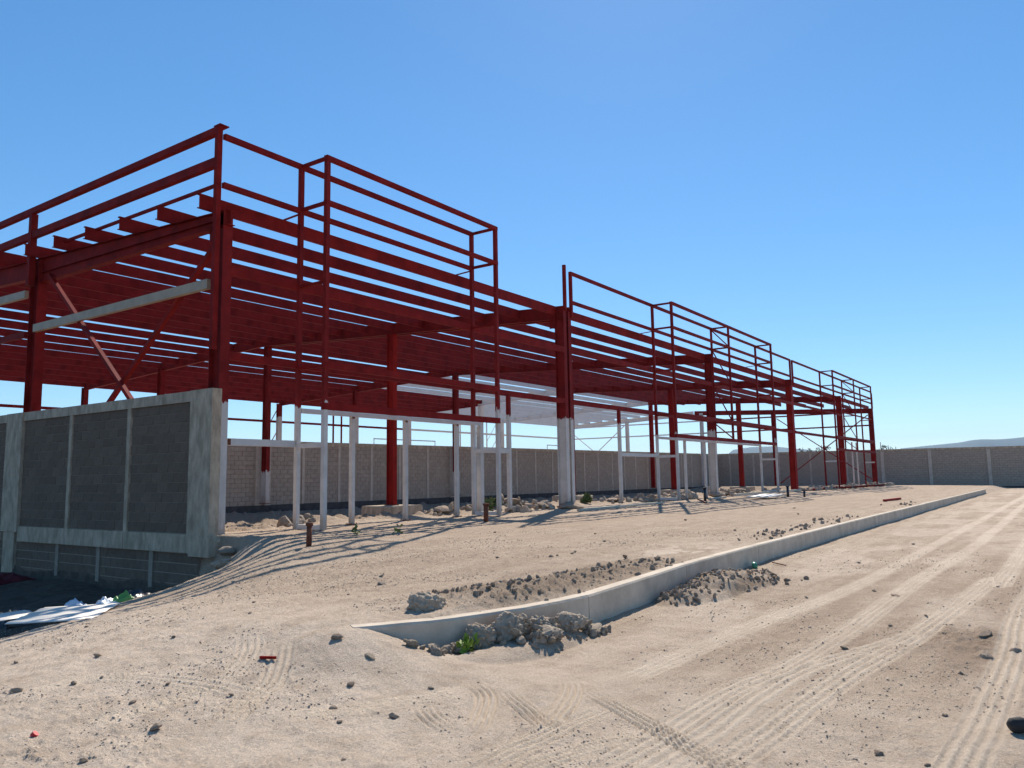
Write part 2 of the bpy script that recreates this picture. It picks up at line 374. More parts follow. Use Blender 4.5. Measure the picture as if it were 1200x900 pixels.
def track_fields(x, y):
    dz = np.zeros_like(x); dust = np.zeros_like(x); flat = np.zeros_like(x)
    for pts, wd, dep, ng, lug in TRACKS:
        if wd <= .2: dep = dep * 1.35
        pts = spline(pts, 5)
        bx0 = min(p[0] for p in pts) - .4; bx1 = max(p[0] for p in pts) + .4
        by0 = min(p[1] for p in pts) - .4; by1 = max(p[1] for p in pts) + .4
        m = (x > bx0) & (x < bx1) & (y > by0) & (y < by1)
        if not m.any(): continue
        xs, ys = x[m], y[m]
        d, lat, al, en = seg_dist(xs, ys, pts)
        wob = 0.010 * vnoise(al * 0.7, al * 0 + 3.3) + 0.003 * vnoise(al * 5, al * 0 + 1.3)
        lat = lat + wob
        k = sst(wd / 2 + 0.015, wd / 2 - 0.02, np.abs(lat)) * sst(0, 0.35, en) * sst(wd, wd * 0.6, d)
        k = k * (0.70 + 0.30 * sst(-0.5, 0.15, fbm(xs, ys, 0.8, 3, 0.6, 8)))
        gr = 0.5 + 0.5 * np.cos(2 * np.pi * (lat / wd) * ng)
        gr = sst(0.25, 0.75, gr)
        h = -dep * 0.55 + dep * 1.25 * gr
        if lug:
            lg = sst(0.2, 0.8, 0.5 + 0.5 * np.sin(2 * np.pi * (al / lug + np.sign(lat) * lat / wd)))
            h = h - dep * 0.55 * lg
        dz[m] += k * h; flat[m] = np.maximum(flat[m], k * 0.85)
        dust[m] = np.maximum(dust[m], k * (0.60 + 0.40 * gr))
    return dz, dust, flat
def build_ground():
    naz_f, naz_c = 980, 120
    half = math.radians(47)
    az = np.concatenate([np.linspace(YAW - half, YAW + half, naz_f, endpoint=False),
                         np.linspace(YAW + half, YAW - half + 2 * math.pi, naz_c, endpoint=False)])
    na = len(az)
    r = [0.0]; rr = 0.5
    while rr < 1.9: r.append(rr); rr += 0.12
    while rr < 6000:
        r.append(rr)
        rr *= 1.0047 if rr < 26 else (1.008 if rr < 95 else 1.12)
    r.append(6000.0); r = np.array(r[1:])
    A, Rr = np.meshgrid(az, r)
    X = CAM_LOC[0] + Rr * np.cos(A); Y = CAM_LOC[1] + Rr * np.sin(A)
    x, y = X.ravel(), Y.ravel()
    z = ground_height(x, y)
    zc = ground_height(x, y, False)
    dz, dust, flat = track_fields(x, y)
    z = z * (1 - flat) + (zc + 0.002) * flat + dz
    z = np.where(np.hypot(x - 30, y) > 130, -0.6 - 0.0004 * np.hypot(x, y), z)
    dm = damp_mask(x, y)
    dust = np.maximum(dust, 0.95 * np.exp(-(((x - 1.7) / 1.6) ** 2 + ((y + 9.0) / 0.5) ** 2)) * sst(-0.25, 0.3, fbm(x, y * 2.5, 0.5, 4, 0.6, 21)))
    nr = len(r)
    v = np.stack([x, y, z], 1)
    v = np.vstack([v, [[CAM_LOC[0], CAM_LOC[1], float(z[:na].mean())]]])
    i = np.arange(nr - 1)[:, None] * na; j = np.arange(na)[None, :]; jn = (j + 1) % na
    q = np.stack([i + j, i + na + j, i + na + jn, i + jn], -1).reshape(-1, 4)
    me = bpy.data.meshes.new('dirt_ground')
    c = len(v) - 1
    tri = np.stack([np.full(na, c), np.arange(na), (np.arange(na) + 1) % na], 1)
    nf = len(q) + na
    me.vertices.add(len(v)); me.vertices.foreach_set('co', v.astype(np.float32).ravel())
    lv = np.concatenate([q.ravel(), tri.ravel()]).astype(np.int32)
    ls = np.concatenate([np.arange(len(q)) * 4, len(q) * 4 + np.arange(na) * 3]).astype(np.int32)
    me.loops.add(len(lv)); me.loops.foreach_set('vertex_index', lv)
    me.polygons.add(nf); me.polygons.foreach_set('loop_start', ls)
    me.polygons.foreach_set('use_smooth', np.ones(nf, bool))
    me.update(calc_edges=True)
    trench_shade = sst(-0.72, -1.02, base_z(x, y)) * (x < 1.0)  # mask for the trench floor, where shade is painted into the colour
    tread = sst(-8.9, -7.4, y) * sst(0.6, -0.6, y) * sst(-2.5, 1.5, x) * (0.55 + 0.45 * sst(-0.4, 0.4, fbm(x * 0.4, y, 1.6, 4, 0.6, 31)))
    pale = sst(-2.8, -5.2, x) * (1 - trench_shade) * (0.75 + 0.25 * sst(-4.5, -6.5, x))
    pale = np.maximum(pale, 0.55 * sst(-9.9, -10.4, y) * sst(-0.3, 0.35, fbm(x * 0.35, y, 0.9, 4, 0.6, 41)))
    for nm, arr in (('dust', dust), ('damp', dm), ('trench_shade', trench_shade), ('tread', tread), ('pale', pale)):
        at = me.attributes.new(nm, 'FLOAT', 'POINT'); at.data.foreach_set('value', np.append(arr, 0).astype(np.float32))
    # material
    m = bpy.data.materials.new('dry_dirt'); m.use_nodes = True; t = m.node_tree; b = t.nodes['Principled BSDF']
    b.inputs['Roughness'].default_value = 0.97; b.inputs['Specular IOR Level'].default_value = 0.12
    geo = t.nodes.new('ShaderNodeNewGeometry')
    def noise(scale, det=6, rg=0.6):
        n = t.nodes.new('ShaderNodeTexNoise'); n.inputs['Scale'].default_value = scale; n.inputs['Detail'].default_value = det
        n.inputs['Roughness'].default_value = rg; t.links.new(geo.outputs['Position'], n.inputs[0]); return n.outputs[0]
    def ramp(o, a, bb, lo=0.0, hi=1.0):
        n = t.nodes.new('ShaderNodeMapRange'); n.inputs[1].default_value = a; n.inputs[2].default_value = bb
        n.inputs[3].default_value = lo; n.inputs[4].default_value = hi; t.links.new(o, n.inputs[0]); return n.outputs[0]
    def mix(f, a, bb):
        n = t.nodes.new('ShaderNodeMix'); n.data_type = 'RGBA'
        if isinstance(f, float): n.inputs[0].default_value = f
        else: t.links.new(f, n.inputs[0])
        for k, s in ((6, a), (7, bb)):
            if isinstance(s, tuple): n.inputs[k].default_value = (*s, 1)
            else: t.links.new(s, n.inputs[k])
        return n.outputs[2]
    def att(nm):
        n = t.nodes.new('ShaderNodeAttribute'); n.attribute_name = nm; return n.outputs['Fac']
    def mul(a, bb):
        n = t.nodes.new('ShaderNodeMath'); n.operation = 'MULTIPLY'; t.links.new(a, n.inputs[0])
        if isinstance(bb, float): n.inputs[1].default_value = bb
        else: t.links.new(bb, n.inputs[1])
        return n.outputs[0]
    mpn = t.nodes.new('ShaderNodeMapping'); mpn.inputs['Scale'].default_value = (0.28, 2.2, 1.0); t.links.new(geo.outputs['Position'], mpn.inputs[0])
    stn = t.nodes.new('ShaderNodeTexNoise'); stn.inputs['Scale'].default_value = 1.6; stn.inputs['Detail'].default_value = 8; stn.inputs['Roughness'].default_value = 0.7
    t.links.new(mpn.outputs[0], stn.inputs[0])
    c1 = mix(ramp(noise(0.45, 5), 0.35, 0.65), (0.520, 0.398, 0.290), (0.440, 0.327, 0.234))
    c2 = mix(mul(ramp(noise(2.4, 8, 0.7), 0.42, 0.70), 0.75), c1, (0.355, 0.255, 0.180))
    c2 = mix(mul(ramp(stn.outputs[0], 0.46, 0.66), 0.6), c2, (0.580, 0.460, 0.344))
    c2 = mix(mul(ramp(stn.outputs[0], 0.50, 0.30), 0.6), c2, (0.320, 0.231, 0.162))
    c3 = mix(mul(ramp(noise(60, 4, 0.7), 0.47, 0.66), 0.62), c2, (0.240, 0.168, 0.115))
    c3 = mix(mul(ramp(noise(7, 6, 0.7), 0.50, 0.75), 0.55), c3, (0.600, 0.476, 0.356))
    c3 = mix(mul(mul(ramp(noise(135, 3, 0.6), 0.50, 0.64), 0.75), ramp(noise(1.1, 5, 0.7), 0.38, 0.60, 0.25, 1.0)), c3, (0.185, 0.130, 0.092))
    c3 = mix(mul(ramp(noise(150, 3, 0.6), 0.42, 0.30), 0.55), c3, (0.66, 0.545, 0.43))
    c4 = mix(mul(att('damp'), 0.72), c3, mix(ramp(noise(22, 5, 0.7), 0.4, 0.65), (0.200, 0.138, 0.092), (0.300, 0.219, 0.153)))
    c4 = mix(mul(att('tread'), 0.55), c4, mix(ramp(noise(1.3, 7, 0.7), 0.35, 0.65), (0.335, 0.239, 0.168), (0.430, 0.317, 0.227)))
    c4 = mix(mul(att('trench_shade'), 0.92), c4, mix(ramp(noise(5, 6, 0.7), 0.4, 0.65), (0.055, 0.045, 0.038), (0.120, 0.095, 0.072)))  # dark trench soil, with the deep shade mixed into its colour
    c4 = mix(mul(mul(att('pale'), 0.85), ramp(noise(3.2, 7, 0.72), 0.34, 0.58, 0.25, 1.0)), c4, mix(ramp(noise(70, 4, 0.7), 0.42, 0.62), (0.74, 0.605, 0.475), (0.55, 0.435, 0.335)))
    c5 = mix(mul(mul(att('dust'), 0.80), ramp(noise(26, 5, 0.7), 0.30, 0.52, 0.55, 1.0)), c4, mix(ramp(noise(9, 4), 0.3, 0.7), (0.74, 0.615, 0.48), (0.62, 0.50, 0.38)))
    t.links.new(c5, b.inputs['Base Color'])
    bp = t.nodes.new('ShaderNodeBump'); bp.inputs['Strength'].default_value = 1.0; bp.inputs['Distance'].default_value = 0.016
    hn = t.nodes.new('ShaderNodeMath'); hn.operation = 'ADD'; bp.inputs['Distance'].default_value = 0.020
    t.links.new(noise(55, 8, 0.75), hn.inputs[0]); t.links.new(mul(noise(9, 8, 0.75), 1.4), hn.inputs[1])
    t.links.new(hn.outputs[0], bp.inputs['Height']); t.links.new(bp.outputs[0], b.inputs['Normal'])
    me.materials.append(m)
    tag(link('dirt_ground', me), 'bare dry dirt site with tyre tracks', kind='structure')
build_ground()
def gz(x, y): return float(ground_height(np.array([x]), np.array([y]))[0])
def gz0(x, y): return float(ground_height(np.array([x]), np.array([y]), False)[0])

# ------------------------------------------------------------------ hills and haze
def ray_dir(px, py):
    F = Vector((math.cos(YAW) * math.cos(PITCH), math.sin(YAW) * math.cos(PITCH), math.sin(PITCH)))
    R = Vector((math.sin(YAW), -math.cos(YAW), 0)); U = R.cross(F)
    R2 = math.cos(ROLL) * R + math.sin(ROLL) * U; U2 = -math.sin(ROLL) * R + math.cos(ROLL) * U
    return F + R2 * (px - 600) / FPX - U2 * (py - 450) / FPX
def hills(name, prof, dist, label):
    azs, els = [], []
    for px, py in prof:
        d = ray_dir(px, py); azs.append(math.atan2(d.y, d.x)); els.append(d.z / math.hypot(d.x, d.y))
    o = np.argsort(azs); azs = np.array(azs)[o]; els = np.array(els)[o]
    A = np.linspace(azs[0], azs[-1], 160); rad = np.linspace(dist - 1100, dist + 550, 12)
    V = []; 
    for i, r in enumerate(rad):
        k = math.sin(math.pi * min(1, (i / 11) * 0.5 / 0.62)) if i / 11 < 0.62 else math.cos((i / 11 - 0.62) / 0.38 * math.pi / 2)
        k = math.sin(min(1, i / 7) * math.pi / 2) if i <= 7 else math.cos((i - 7) / 4 * math.pi / 2)
        hgt = np.interp(A, azs, els) * dist * k + 6 * k * vnoise(A * 40, A * 0 + i * 0.7) * (1 if 0 < i < 7 else 0)
        edge = np.minimum(1, np.minimum(A - A[0], A[-1] - A) / 0.04)
        for a, h in zip(A, hgt * edge): V.append((CAM_LOC[0] + r * math.cos(a), CAM_LOC[1] + r * math.sin(a), -2 + h + 1.5))
    n = len(A); F = []
    for i in range(11):
        for j in range(n - 1): F.append((i * n + j, i * n + j + 1, (i + 1) * n + j + 1, (i + 1) * n + j))
    me = np_mesh(name, V, F, mat('dry_hillside', (0.085, 0.10, 0.095), 0.95, 0.2, 0.004), True)
    tag(link(name, me), label, kind='structure')
hills('hill_range', [(1010, 532), (1050, 526), (1100, 521), (1145, 516.5), (1200, 513), (1260, 511), (1340, 514), (1420, 519), (1520, 530)], 5000, 'long low ridge fading blue behind the far wall')
hills('hill_range', [(820, 536), (850, 529), (880, 524), (905, 523), (935, 526), (980, 531), (1010, 536)], 5200, 'faint low ridge behind the wall corner')
def haze():
    mb = MB().box((-6200, -6200, -12), (6200, 6200, 245))
    m = bpy.data.materials.new('haze'); m.use_nodes = True; t = m.node_tree
    for n in list(t.nodes):
        if n.type == 'BSDF_PRINCIPLED': t.nodes.remove(n)
    v = t.nodes.new('ShaderNodeVolumePrincipled'); v.inputs['Density'].default_value = 0.00009
    v.inputs['Color'].default_value = (0.42, 0.72, 1.0, 1); v.inputs['Anisotropy'].default_value = 0.0
    out = [n for n in t.nodes if n.type == 'OUTPUT_MATERIAL'][0]
    t.links.new(v.outputs[0], out.inputs['Volume'])
    tag(link('haze', mb.mesh('haze', m)), 'thin pale air over the whole site', kind='stuff')
haze()

# ------------------------------------------------------------------ concrete kerb
def build_kerb():
    root = thing('kerb', 'long pale concrete kerb edging the dirt platform', 'kerb', (KX[3], KY[3], -0.36)); root['kind'] = 'structure'
    del root['category']
    xs = np.concatenate([np.linspace(-5.06, -2.8, 14), np.linspace(-2.6, 2, 10), np.linspace(3, 50.6, 34)])
    pts = [(x, float(kerb_y(x))) for x in xs]
    sp = []; acc = 0
    cuts = [0]
    for i in range(1, len(pts)):
        acc += math.hypot(pts[i][0] - pts[i - 1][0], pts[i][1] - pts[i - 1][1])
        if acc > (2.35 if pts[i][0] < 6 else 3.0): cuts.append(i); acc = 0
    if cuts[-1] != len(pts) - 1: cuts.append(len(pts) - 1)
    for a, b in zip(cuts[:-1], cuts[1:]):
        mb = MB(); seg = pts[a:b + 1]; k = len(seg)
        V = []
        for i, (x, y) in enumerate(seg):
            j0, j1 = max(0, i - 1), min(k - 1, i + 1)
            tx, ty = seg[j1][0] - seg[j0][0], seg[j1][1] - seg[j0][1]; L = math.hypot(tx, ty); nx, ny = -ty / L, tx / L
            sh = 0.006 if i == 0 else (-0.006 if i == k - 1 else 0)
            px, py = x + tx / L * sh, y + ty / L * sh
            zt = -0.085 - 0.0036 * max(0, x) + random.uniform(-.002, .002)
            zb = zt - 0.42
            for o, z in ((0.0, zb), (0.004, zt - 0.018), (0.018, zt), (0.132, zt), (0.15, zt - 0.018), (0.15, zb)): V.append((px + nx * o, py + ny * o, z))
        F = []
        for i in range(k - 1):
            for c in range(6):
                d = (c + 1) % 6; F.append((i * 6 + c, i * 6 + d, (i + 1) * 6 + d, (i + 1) * 6 + c))
        F.append(tuple(range(6))); F.append(tuple(reversed(range((k - 1) * 6, k * 6))))
        mb.v = V; mb.f = [tuple(reversed(f)) for f in F]; mb.mi = [0] * len(F)
        world_part('kerb_segment', mb.mesh('kerb_segment', CONCK), root)
build_kerb()

# ------------------------------------------------------------------ block walls
def block_mesh(l, h=0.19, d=0.05, m=BLOCK):
    b = 0.004; mb = MB()
    lo = [(-l / 2, 0, 0), (l / 2, 0, 0), (l / 2, 0, h), (-l / 2, 0, h)]
    fr = [(-l / 2 + b, -d, b), (l / 2 - b, -d, b), (l / 2 - b, -d, h - b), (-l / 2 + b, -d, h - b)]
    mb.v = lo + fr; mb.f = [(4, 5, 6, 7), (0, 1, 5, 4), (1, 2, 6, 5), (2, 3, 7, 6), (3, 0, 4, 7)]; mb.mi = [0] * 5
    return mb.mesh('block', m)
def gable_wall():
    root = thing('block_wall', 'grey block wall under the near gable with concrete pillars and ledge beam', 'wall', (-0.05, 8.2, -1.2))
    P = lambda n, mb, m: world_part(n, mb.mesh(n, m), root)
    # core (mortar plane)
    P('mortar_bed', MB().box((-0.07, 0.3, -1.6), (0.07, 16.4, 2.66)), MORT)
    P('bond_beam', MB().box((-0.125, 0.62, 2.63), (0.085, 7.84, 2.845)), CONC)
    P('bond_beam', MB().box((-0.125, 8.72, 2.63), (0.085, 16.4, 2.845)), CONC)
    P('ledge_beam', MB().box((-0.15, 2.93, -0.36), (0.08, 7.80, 0.0)), CONC)
    P('ledge_beam', MB().box((-0.15, 0.52, -0.362), (0.08, 2.90, -0.002)), CONC)
    P('ledge_beam', MB().box((-0.15, 8.72, -0.36), (0.08, 16.4, 0.0)), CONC)
    P('corner_pillar', MB().box((-0.14, -0.11, -0.02), (0.075, 0.62, 2.85)), CONC)
    P('pillar_base', MB().box((-0.16, -0.16, -0.42), (0.09, 0.515, -0.02)), CONC)
    P('pillar', MB().box((-0.16, 7.84, -0.14), (0.09, 8.72, 2.848)), CONC)
    P('pillar_base', MB().box((-0.135, 8.0, -1.6), (0.09, 8.6, -0.14)), CONC)
    for y in (2.92, 5.45): P('tie_column', MB().box((-0.118, y - .065, 0.0), (0.08, y + .065, 2.63)), CONC)
    for y in (10.9, 13.4): P('tie_column', MB().box((-0.118, y - .065, 0.0), (0.08, y + .065, 2.63)), CONC)
    for y in (1.9, 4.0, 5.85): P('foundation_tie', MB().box((-0.062 - 0.04, y - .07, -1.6), (0.0, y + .07, -0.36)), MORT)
    rub = rock_mesh(5, 0.35)
    cache = {}
    def blk(l):
        k = round(l, 2)
        if k not in cache: cache[k] = block_mesh(k, 0.192, 0.014)
        return cache[k]
    def panel(y0, y1, z0, n, x, stuff=None, sd=0):
        rr = random.Random(sd)
        for c in range(n):
            z = z0 + c * 0.2025
            y = y0 + 0.005; first = True
            while y < y1 - 0.04:
                l = 0.395
                if first and c % 2: l = 0.195
                first = False
                if y + l > y1 - 0.005: l = y1 - 0.005 - y
                if l < 0.05: break
                j = rr.uniform(-.003, .003)
                if stuff is None: link('block', blk(l - 0.0), root, (x + j - root.location.x, y + l / 2 - root.location.y, z - root.location.z), (rr.uniform(-.004, .004), 0, -math.pi / 2))
                else:
                    b = len(stuff.v); me = blk(l)
                    for v in me.vertices: stuff.v.append((x + j + v.co.y, y + l / 2 - v.co.x, z + v.co.z))
                    for f in me.polygons: stuff.f.append(tuple(b + i for i in f.vertices)); stuff.mi.append(0)
                y += l + 0.004
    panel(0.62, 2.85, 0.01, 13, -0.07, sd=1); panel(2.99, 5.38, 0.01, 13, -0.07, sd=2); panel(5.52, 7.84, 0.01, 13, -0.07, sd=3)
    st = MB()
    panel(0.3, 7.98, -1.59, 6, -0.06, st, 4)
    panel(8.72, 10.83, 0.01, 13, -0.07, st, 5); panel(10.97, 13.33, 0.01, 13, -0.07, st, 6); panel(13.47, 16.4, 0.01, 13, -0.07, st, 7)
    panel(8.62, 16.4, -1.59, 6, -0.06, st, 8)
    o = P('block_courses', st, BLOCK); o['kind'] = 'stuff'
def boundary_wall(name, label, p0, p1, zb0, zb1, zt0, zt1, ties, wide, side, thick=0.16):
    """wall from p0 to p1; side=+1: visible face on the left-hand normal's opposite"""
    p0 = Vector((*p0, 0)); p1 = Vector((*p1, 0)); d = (p1 - p0); L = d.length; d.normalize(); nrm = Vector((d.y, -d.x, 0)) * side
    root = thing(name, label, 'wall', ((p0.x + p1.x) / 2, (p0.y + p1.y) / 2, min(zb0, zb1)))
    zb = lambda s: zb0 + (zb1 - zb0) * s / L
    zt = lambda s: zt0 + (zt1 - zt0) * s / L
    def pr(s0, s1, f0, f1, za, zc, n, m):     # box along wall between s0,s1; front offsets f0(back)..f1(front); za,zc functions
        mb = MB(); a = p0 + d * s0; b = p0 + d * s1
        V = []
        for base, s in ((a, s0), (b, s1)):
            for f in (f0, f1):
                for z in (za(s), zc(s)): V.append(tuple(base + nrm * f + Vector((0, 0, z))))
        mb.v = V; mb.f = [(0, 1, 3, 2), (4, 6, 7, 5), (0, 4, 5, 1), (2, 3, 7, 6), (0, 2, 6, 4), (1, 5, 7, 3)]; mb.mi = [0] * 6
        o = world_part(n, mb.mesh(n, m), root)
        bm = bmesh.new(); bm.from_mesh(o.data); bmesh.ops.recalc_face_normals(bm, faces=bm.faces); bm.to_mesh(o.data); bm.free()
        return o
    pr(0, L, -thick, 0.0, lambda s: zb(s) - 0.8, lambda s: zt(s) - 0.2, 'mortar_bed', MORTB)
    pr(0, L, -thick - .02, 0.045, lambda s: zt(s) - 0.2, zt, 'bond_beam', CONC)
    ties = sorted(ties)
    for s in ties:
        wd = 0.30 if s in wide else 0.15
        pr(s - wd / 2, s + wd / 2, -thick, 0.055 if s not in wide else 0.09, lambda s_: zb(s_) - 0.8, lambda s_: zt(s_) - 0.2, 'pillar' if s in wide else 'tie_column', CONCT)
    pr(0, L, -thick, 0.10, lambda s: zb(s) - 0.8, lambda s: zb(s) + 0.02, 'plinth', PLINTH_SHADE)
    edges = [0.0] + ties + [L]
    bme = {}
    for i, (a, b) in enumerate(zip(edges[:-1], edges[1:])):
        if b - a < 0.35: continue
        a2 = a + (0 if i == 0 else (0.15 if a in wide else 0.075)); b2 = b - (0 if i == len(edges) - 2 else (0.15 if b in wide else 0.075))
        mb = MB(); rr = random.Random(i * 7 + int(p0.x))
        n = int((zt(a) - 0.2 - zb(a)) / 0.2025)
        for c in range(n + 1):
            s = a2 + 0.004; first = True
            while s < b2 - 0.05:
                l = 0.195 if (first and c % 2) else 0.395
                first = False
                l = min(l, b2 - 0.004 - s)
                if l < 0.05: break
                z0 = zb(s) + 0.02 + c * 0.2025
                z1 = min(z0 + 0.190, zt(s) - 0.205)
                if z1 > z0 + 0.03:
                    f = 0.022 + rr.uniform(-.003, .003); e = 0.006
                    A = p0 + d * s; B = p0 + d * (s + l); k = len(mb.v)
                    for base, zz, ff in ((A, z0, 0), (B, z0, 0), (B, z1, 0), (A, z1, 0)): mb.v.append(tuple(base + Vector((0, 0, zz))))
                    A2 = A + d * e + nrm * f; B2 = B - d * e + nrm * f
                    for base, zz in ((A2, z0 + e), (B2, z0 + e), (B2, z1 - e), (A2, z1 - e)): mb.v.append(tuple(base + Vector((0, 0, zz))))
                    for fc in ((4, 5, 6, 7), (0, 1, 5, 4), (1, 2, 6, 5), (2, 3, 7, 6), (3, 0, 4, 7)):
                        mb.f.append(tuple(k + q for q in (fc if side > 0 else reversed(fc)))); mb.mi.append(0)
                s += l + 0.008
        o = world_part('block_panel', mb.mesh('block_panel', BLOCKB), root); o['kind'] = 'stuff'
    return root

# rocks -----------------------------------------------------------------
def rock_mesh(seed, rough=0.35, sub=3, m=None, name='rock', squash=(1, 1, 0.75), nod=0.0):
    bm = bmesh.new(); bmesh.ops.create_icosphere(bm, subdivisions=sub, radius=0.5)
    r = random.Random(seed); off = Vector((r.uniform(0, 90), r.uniform(0, 90), r.uniform(0, 90)))
    from mathutils import noise as N
    planes = [(Vector((r.uniform(-1, 1), r.uniform(-1, 1), r.uniform(-1, 1))).normalized(), r.uniform(0.27, 0.42)) for _ in range(9)]
    for v in bm.verts:
        d = v.co.normalized()
        k = 1 + rough * N.fractal(d * 1.3 + off, 1.0, 2.0, 3) * 0.8
        p = v.co * k
        for nn, dd in planes:
            s = p.dot(nn) - dd
            if s > 0: p = p - nn * s * 0.8
        p += d * 0.05 * N.fractal(d * 5 + off, 0.9, 2.0, 3)
        if nod: p += d * nod * (0.5 - N.cell_vector(Vector((0,0,0))).x * 0 - min(1, N.voronoi(d * 3.4 + off)[0][0] * 1.6)) + d * nod * .5 * (0.5 - min(1, N.voronoi(d * 8 + off)[0][0] * 1.6))
        v.co = Vector((p.x * squash[0], p.y * squash[1], p.z * squash[2]))
    me = bpy.data.meshes.new(name); bm.to_mesh(me); bm.free()
    me.materials.append(m or ROCK)
    me.polygons.foreach_set('use_smooth', [sub > 2] * len(me.polygons))
    return me
gable_wall()
BX = [13.53, 14.05, 16.14, 18.44, 20.72, 22.9, 25.24, 27.4, 29.7, 32.0, 34.3, 36.6, 38.83, 41.1, 43.45, 45.62, 47.99, 50.19, 52.28, 54.65, 57.1, 59.7, 62.3, 64.8, 67.3, 69.7]
BX = [1.6, 4.0, 6.4, 8.8, 11.2] + BX
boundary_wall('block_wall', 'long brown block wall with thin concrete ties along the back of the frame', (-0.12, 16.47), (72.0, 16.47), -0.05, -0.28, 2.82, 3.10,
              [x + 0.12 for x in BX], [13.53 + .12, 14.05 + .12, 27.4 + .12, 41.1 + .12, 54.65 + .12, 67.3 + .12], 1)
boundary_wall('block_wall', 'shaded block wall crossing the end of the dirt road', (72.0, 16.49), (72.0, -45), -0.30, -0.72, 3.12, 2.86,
              [1.4, 3.9, 6.5, 9.6, 13.0, 16.2, 20.2, 24.85, 29.5, 34.2, 38.9, 43.6, 48.3, 53, 57.5], [16.2, 20.2, 24.85, 29.5, 34.2, 38.9, 43.6], 1)

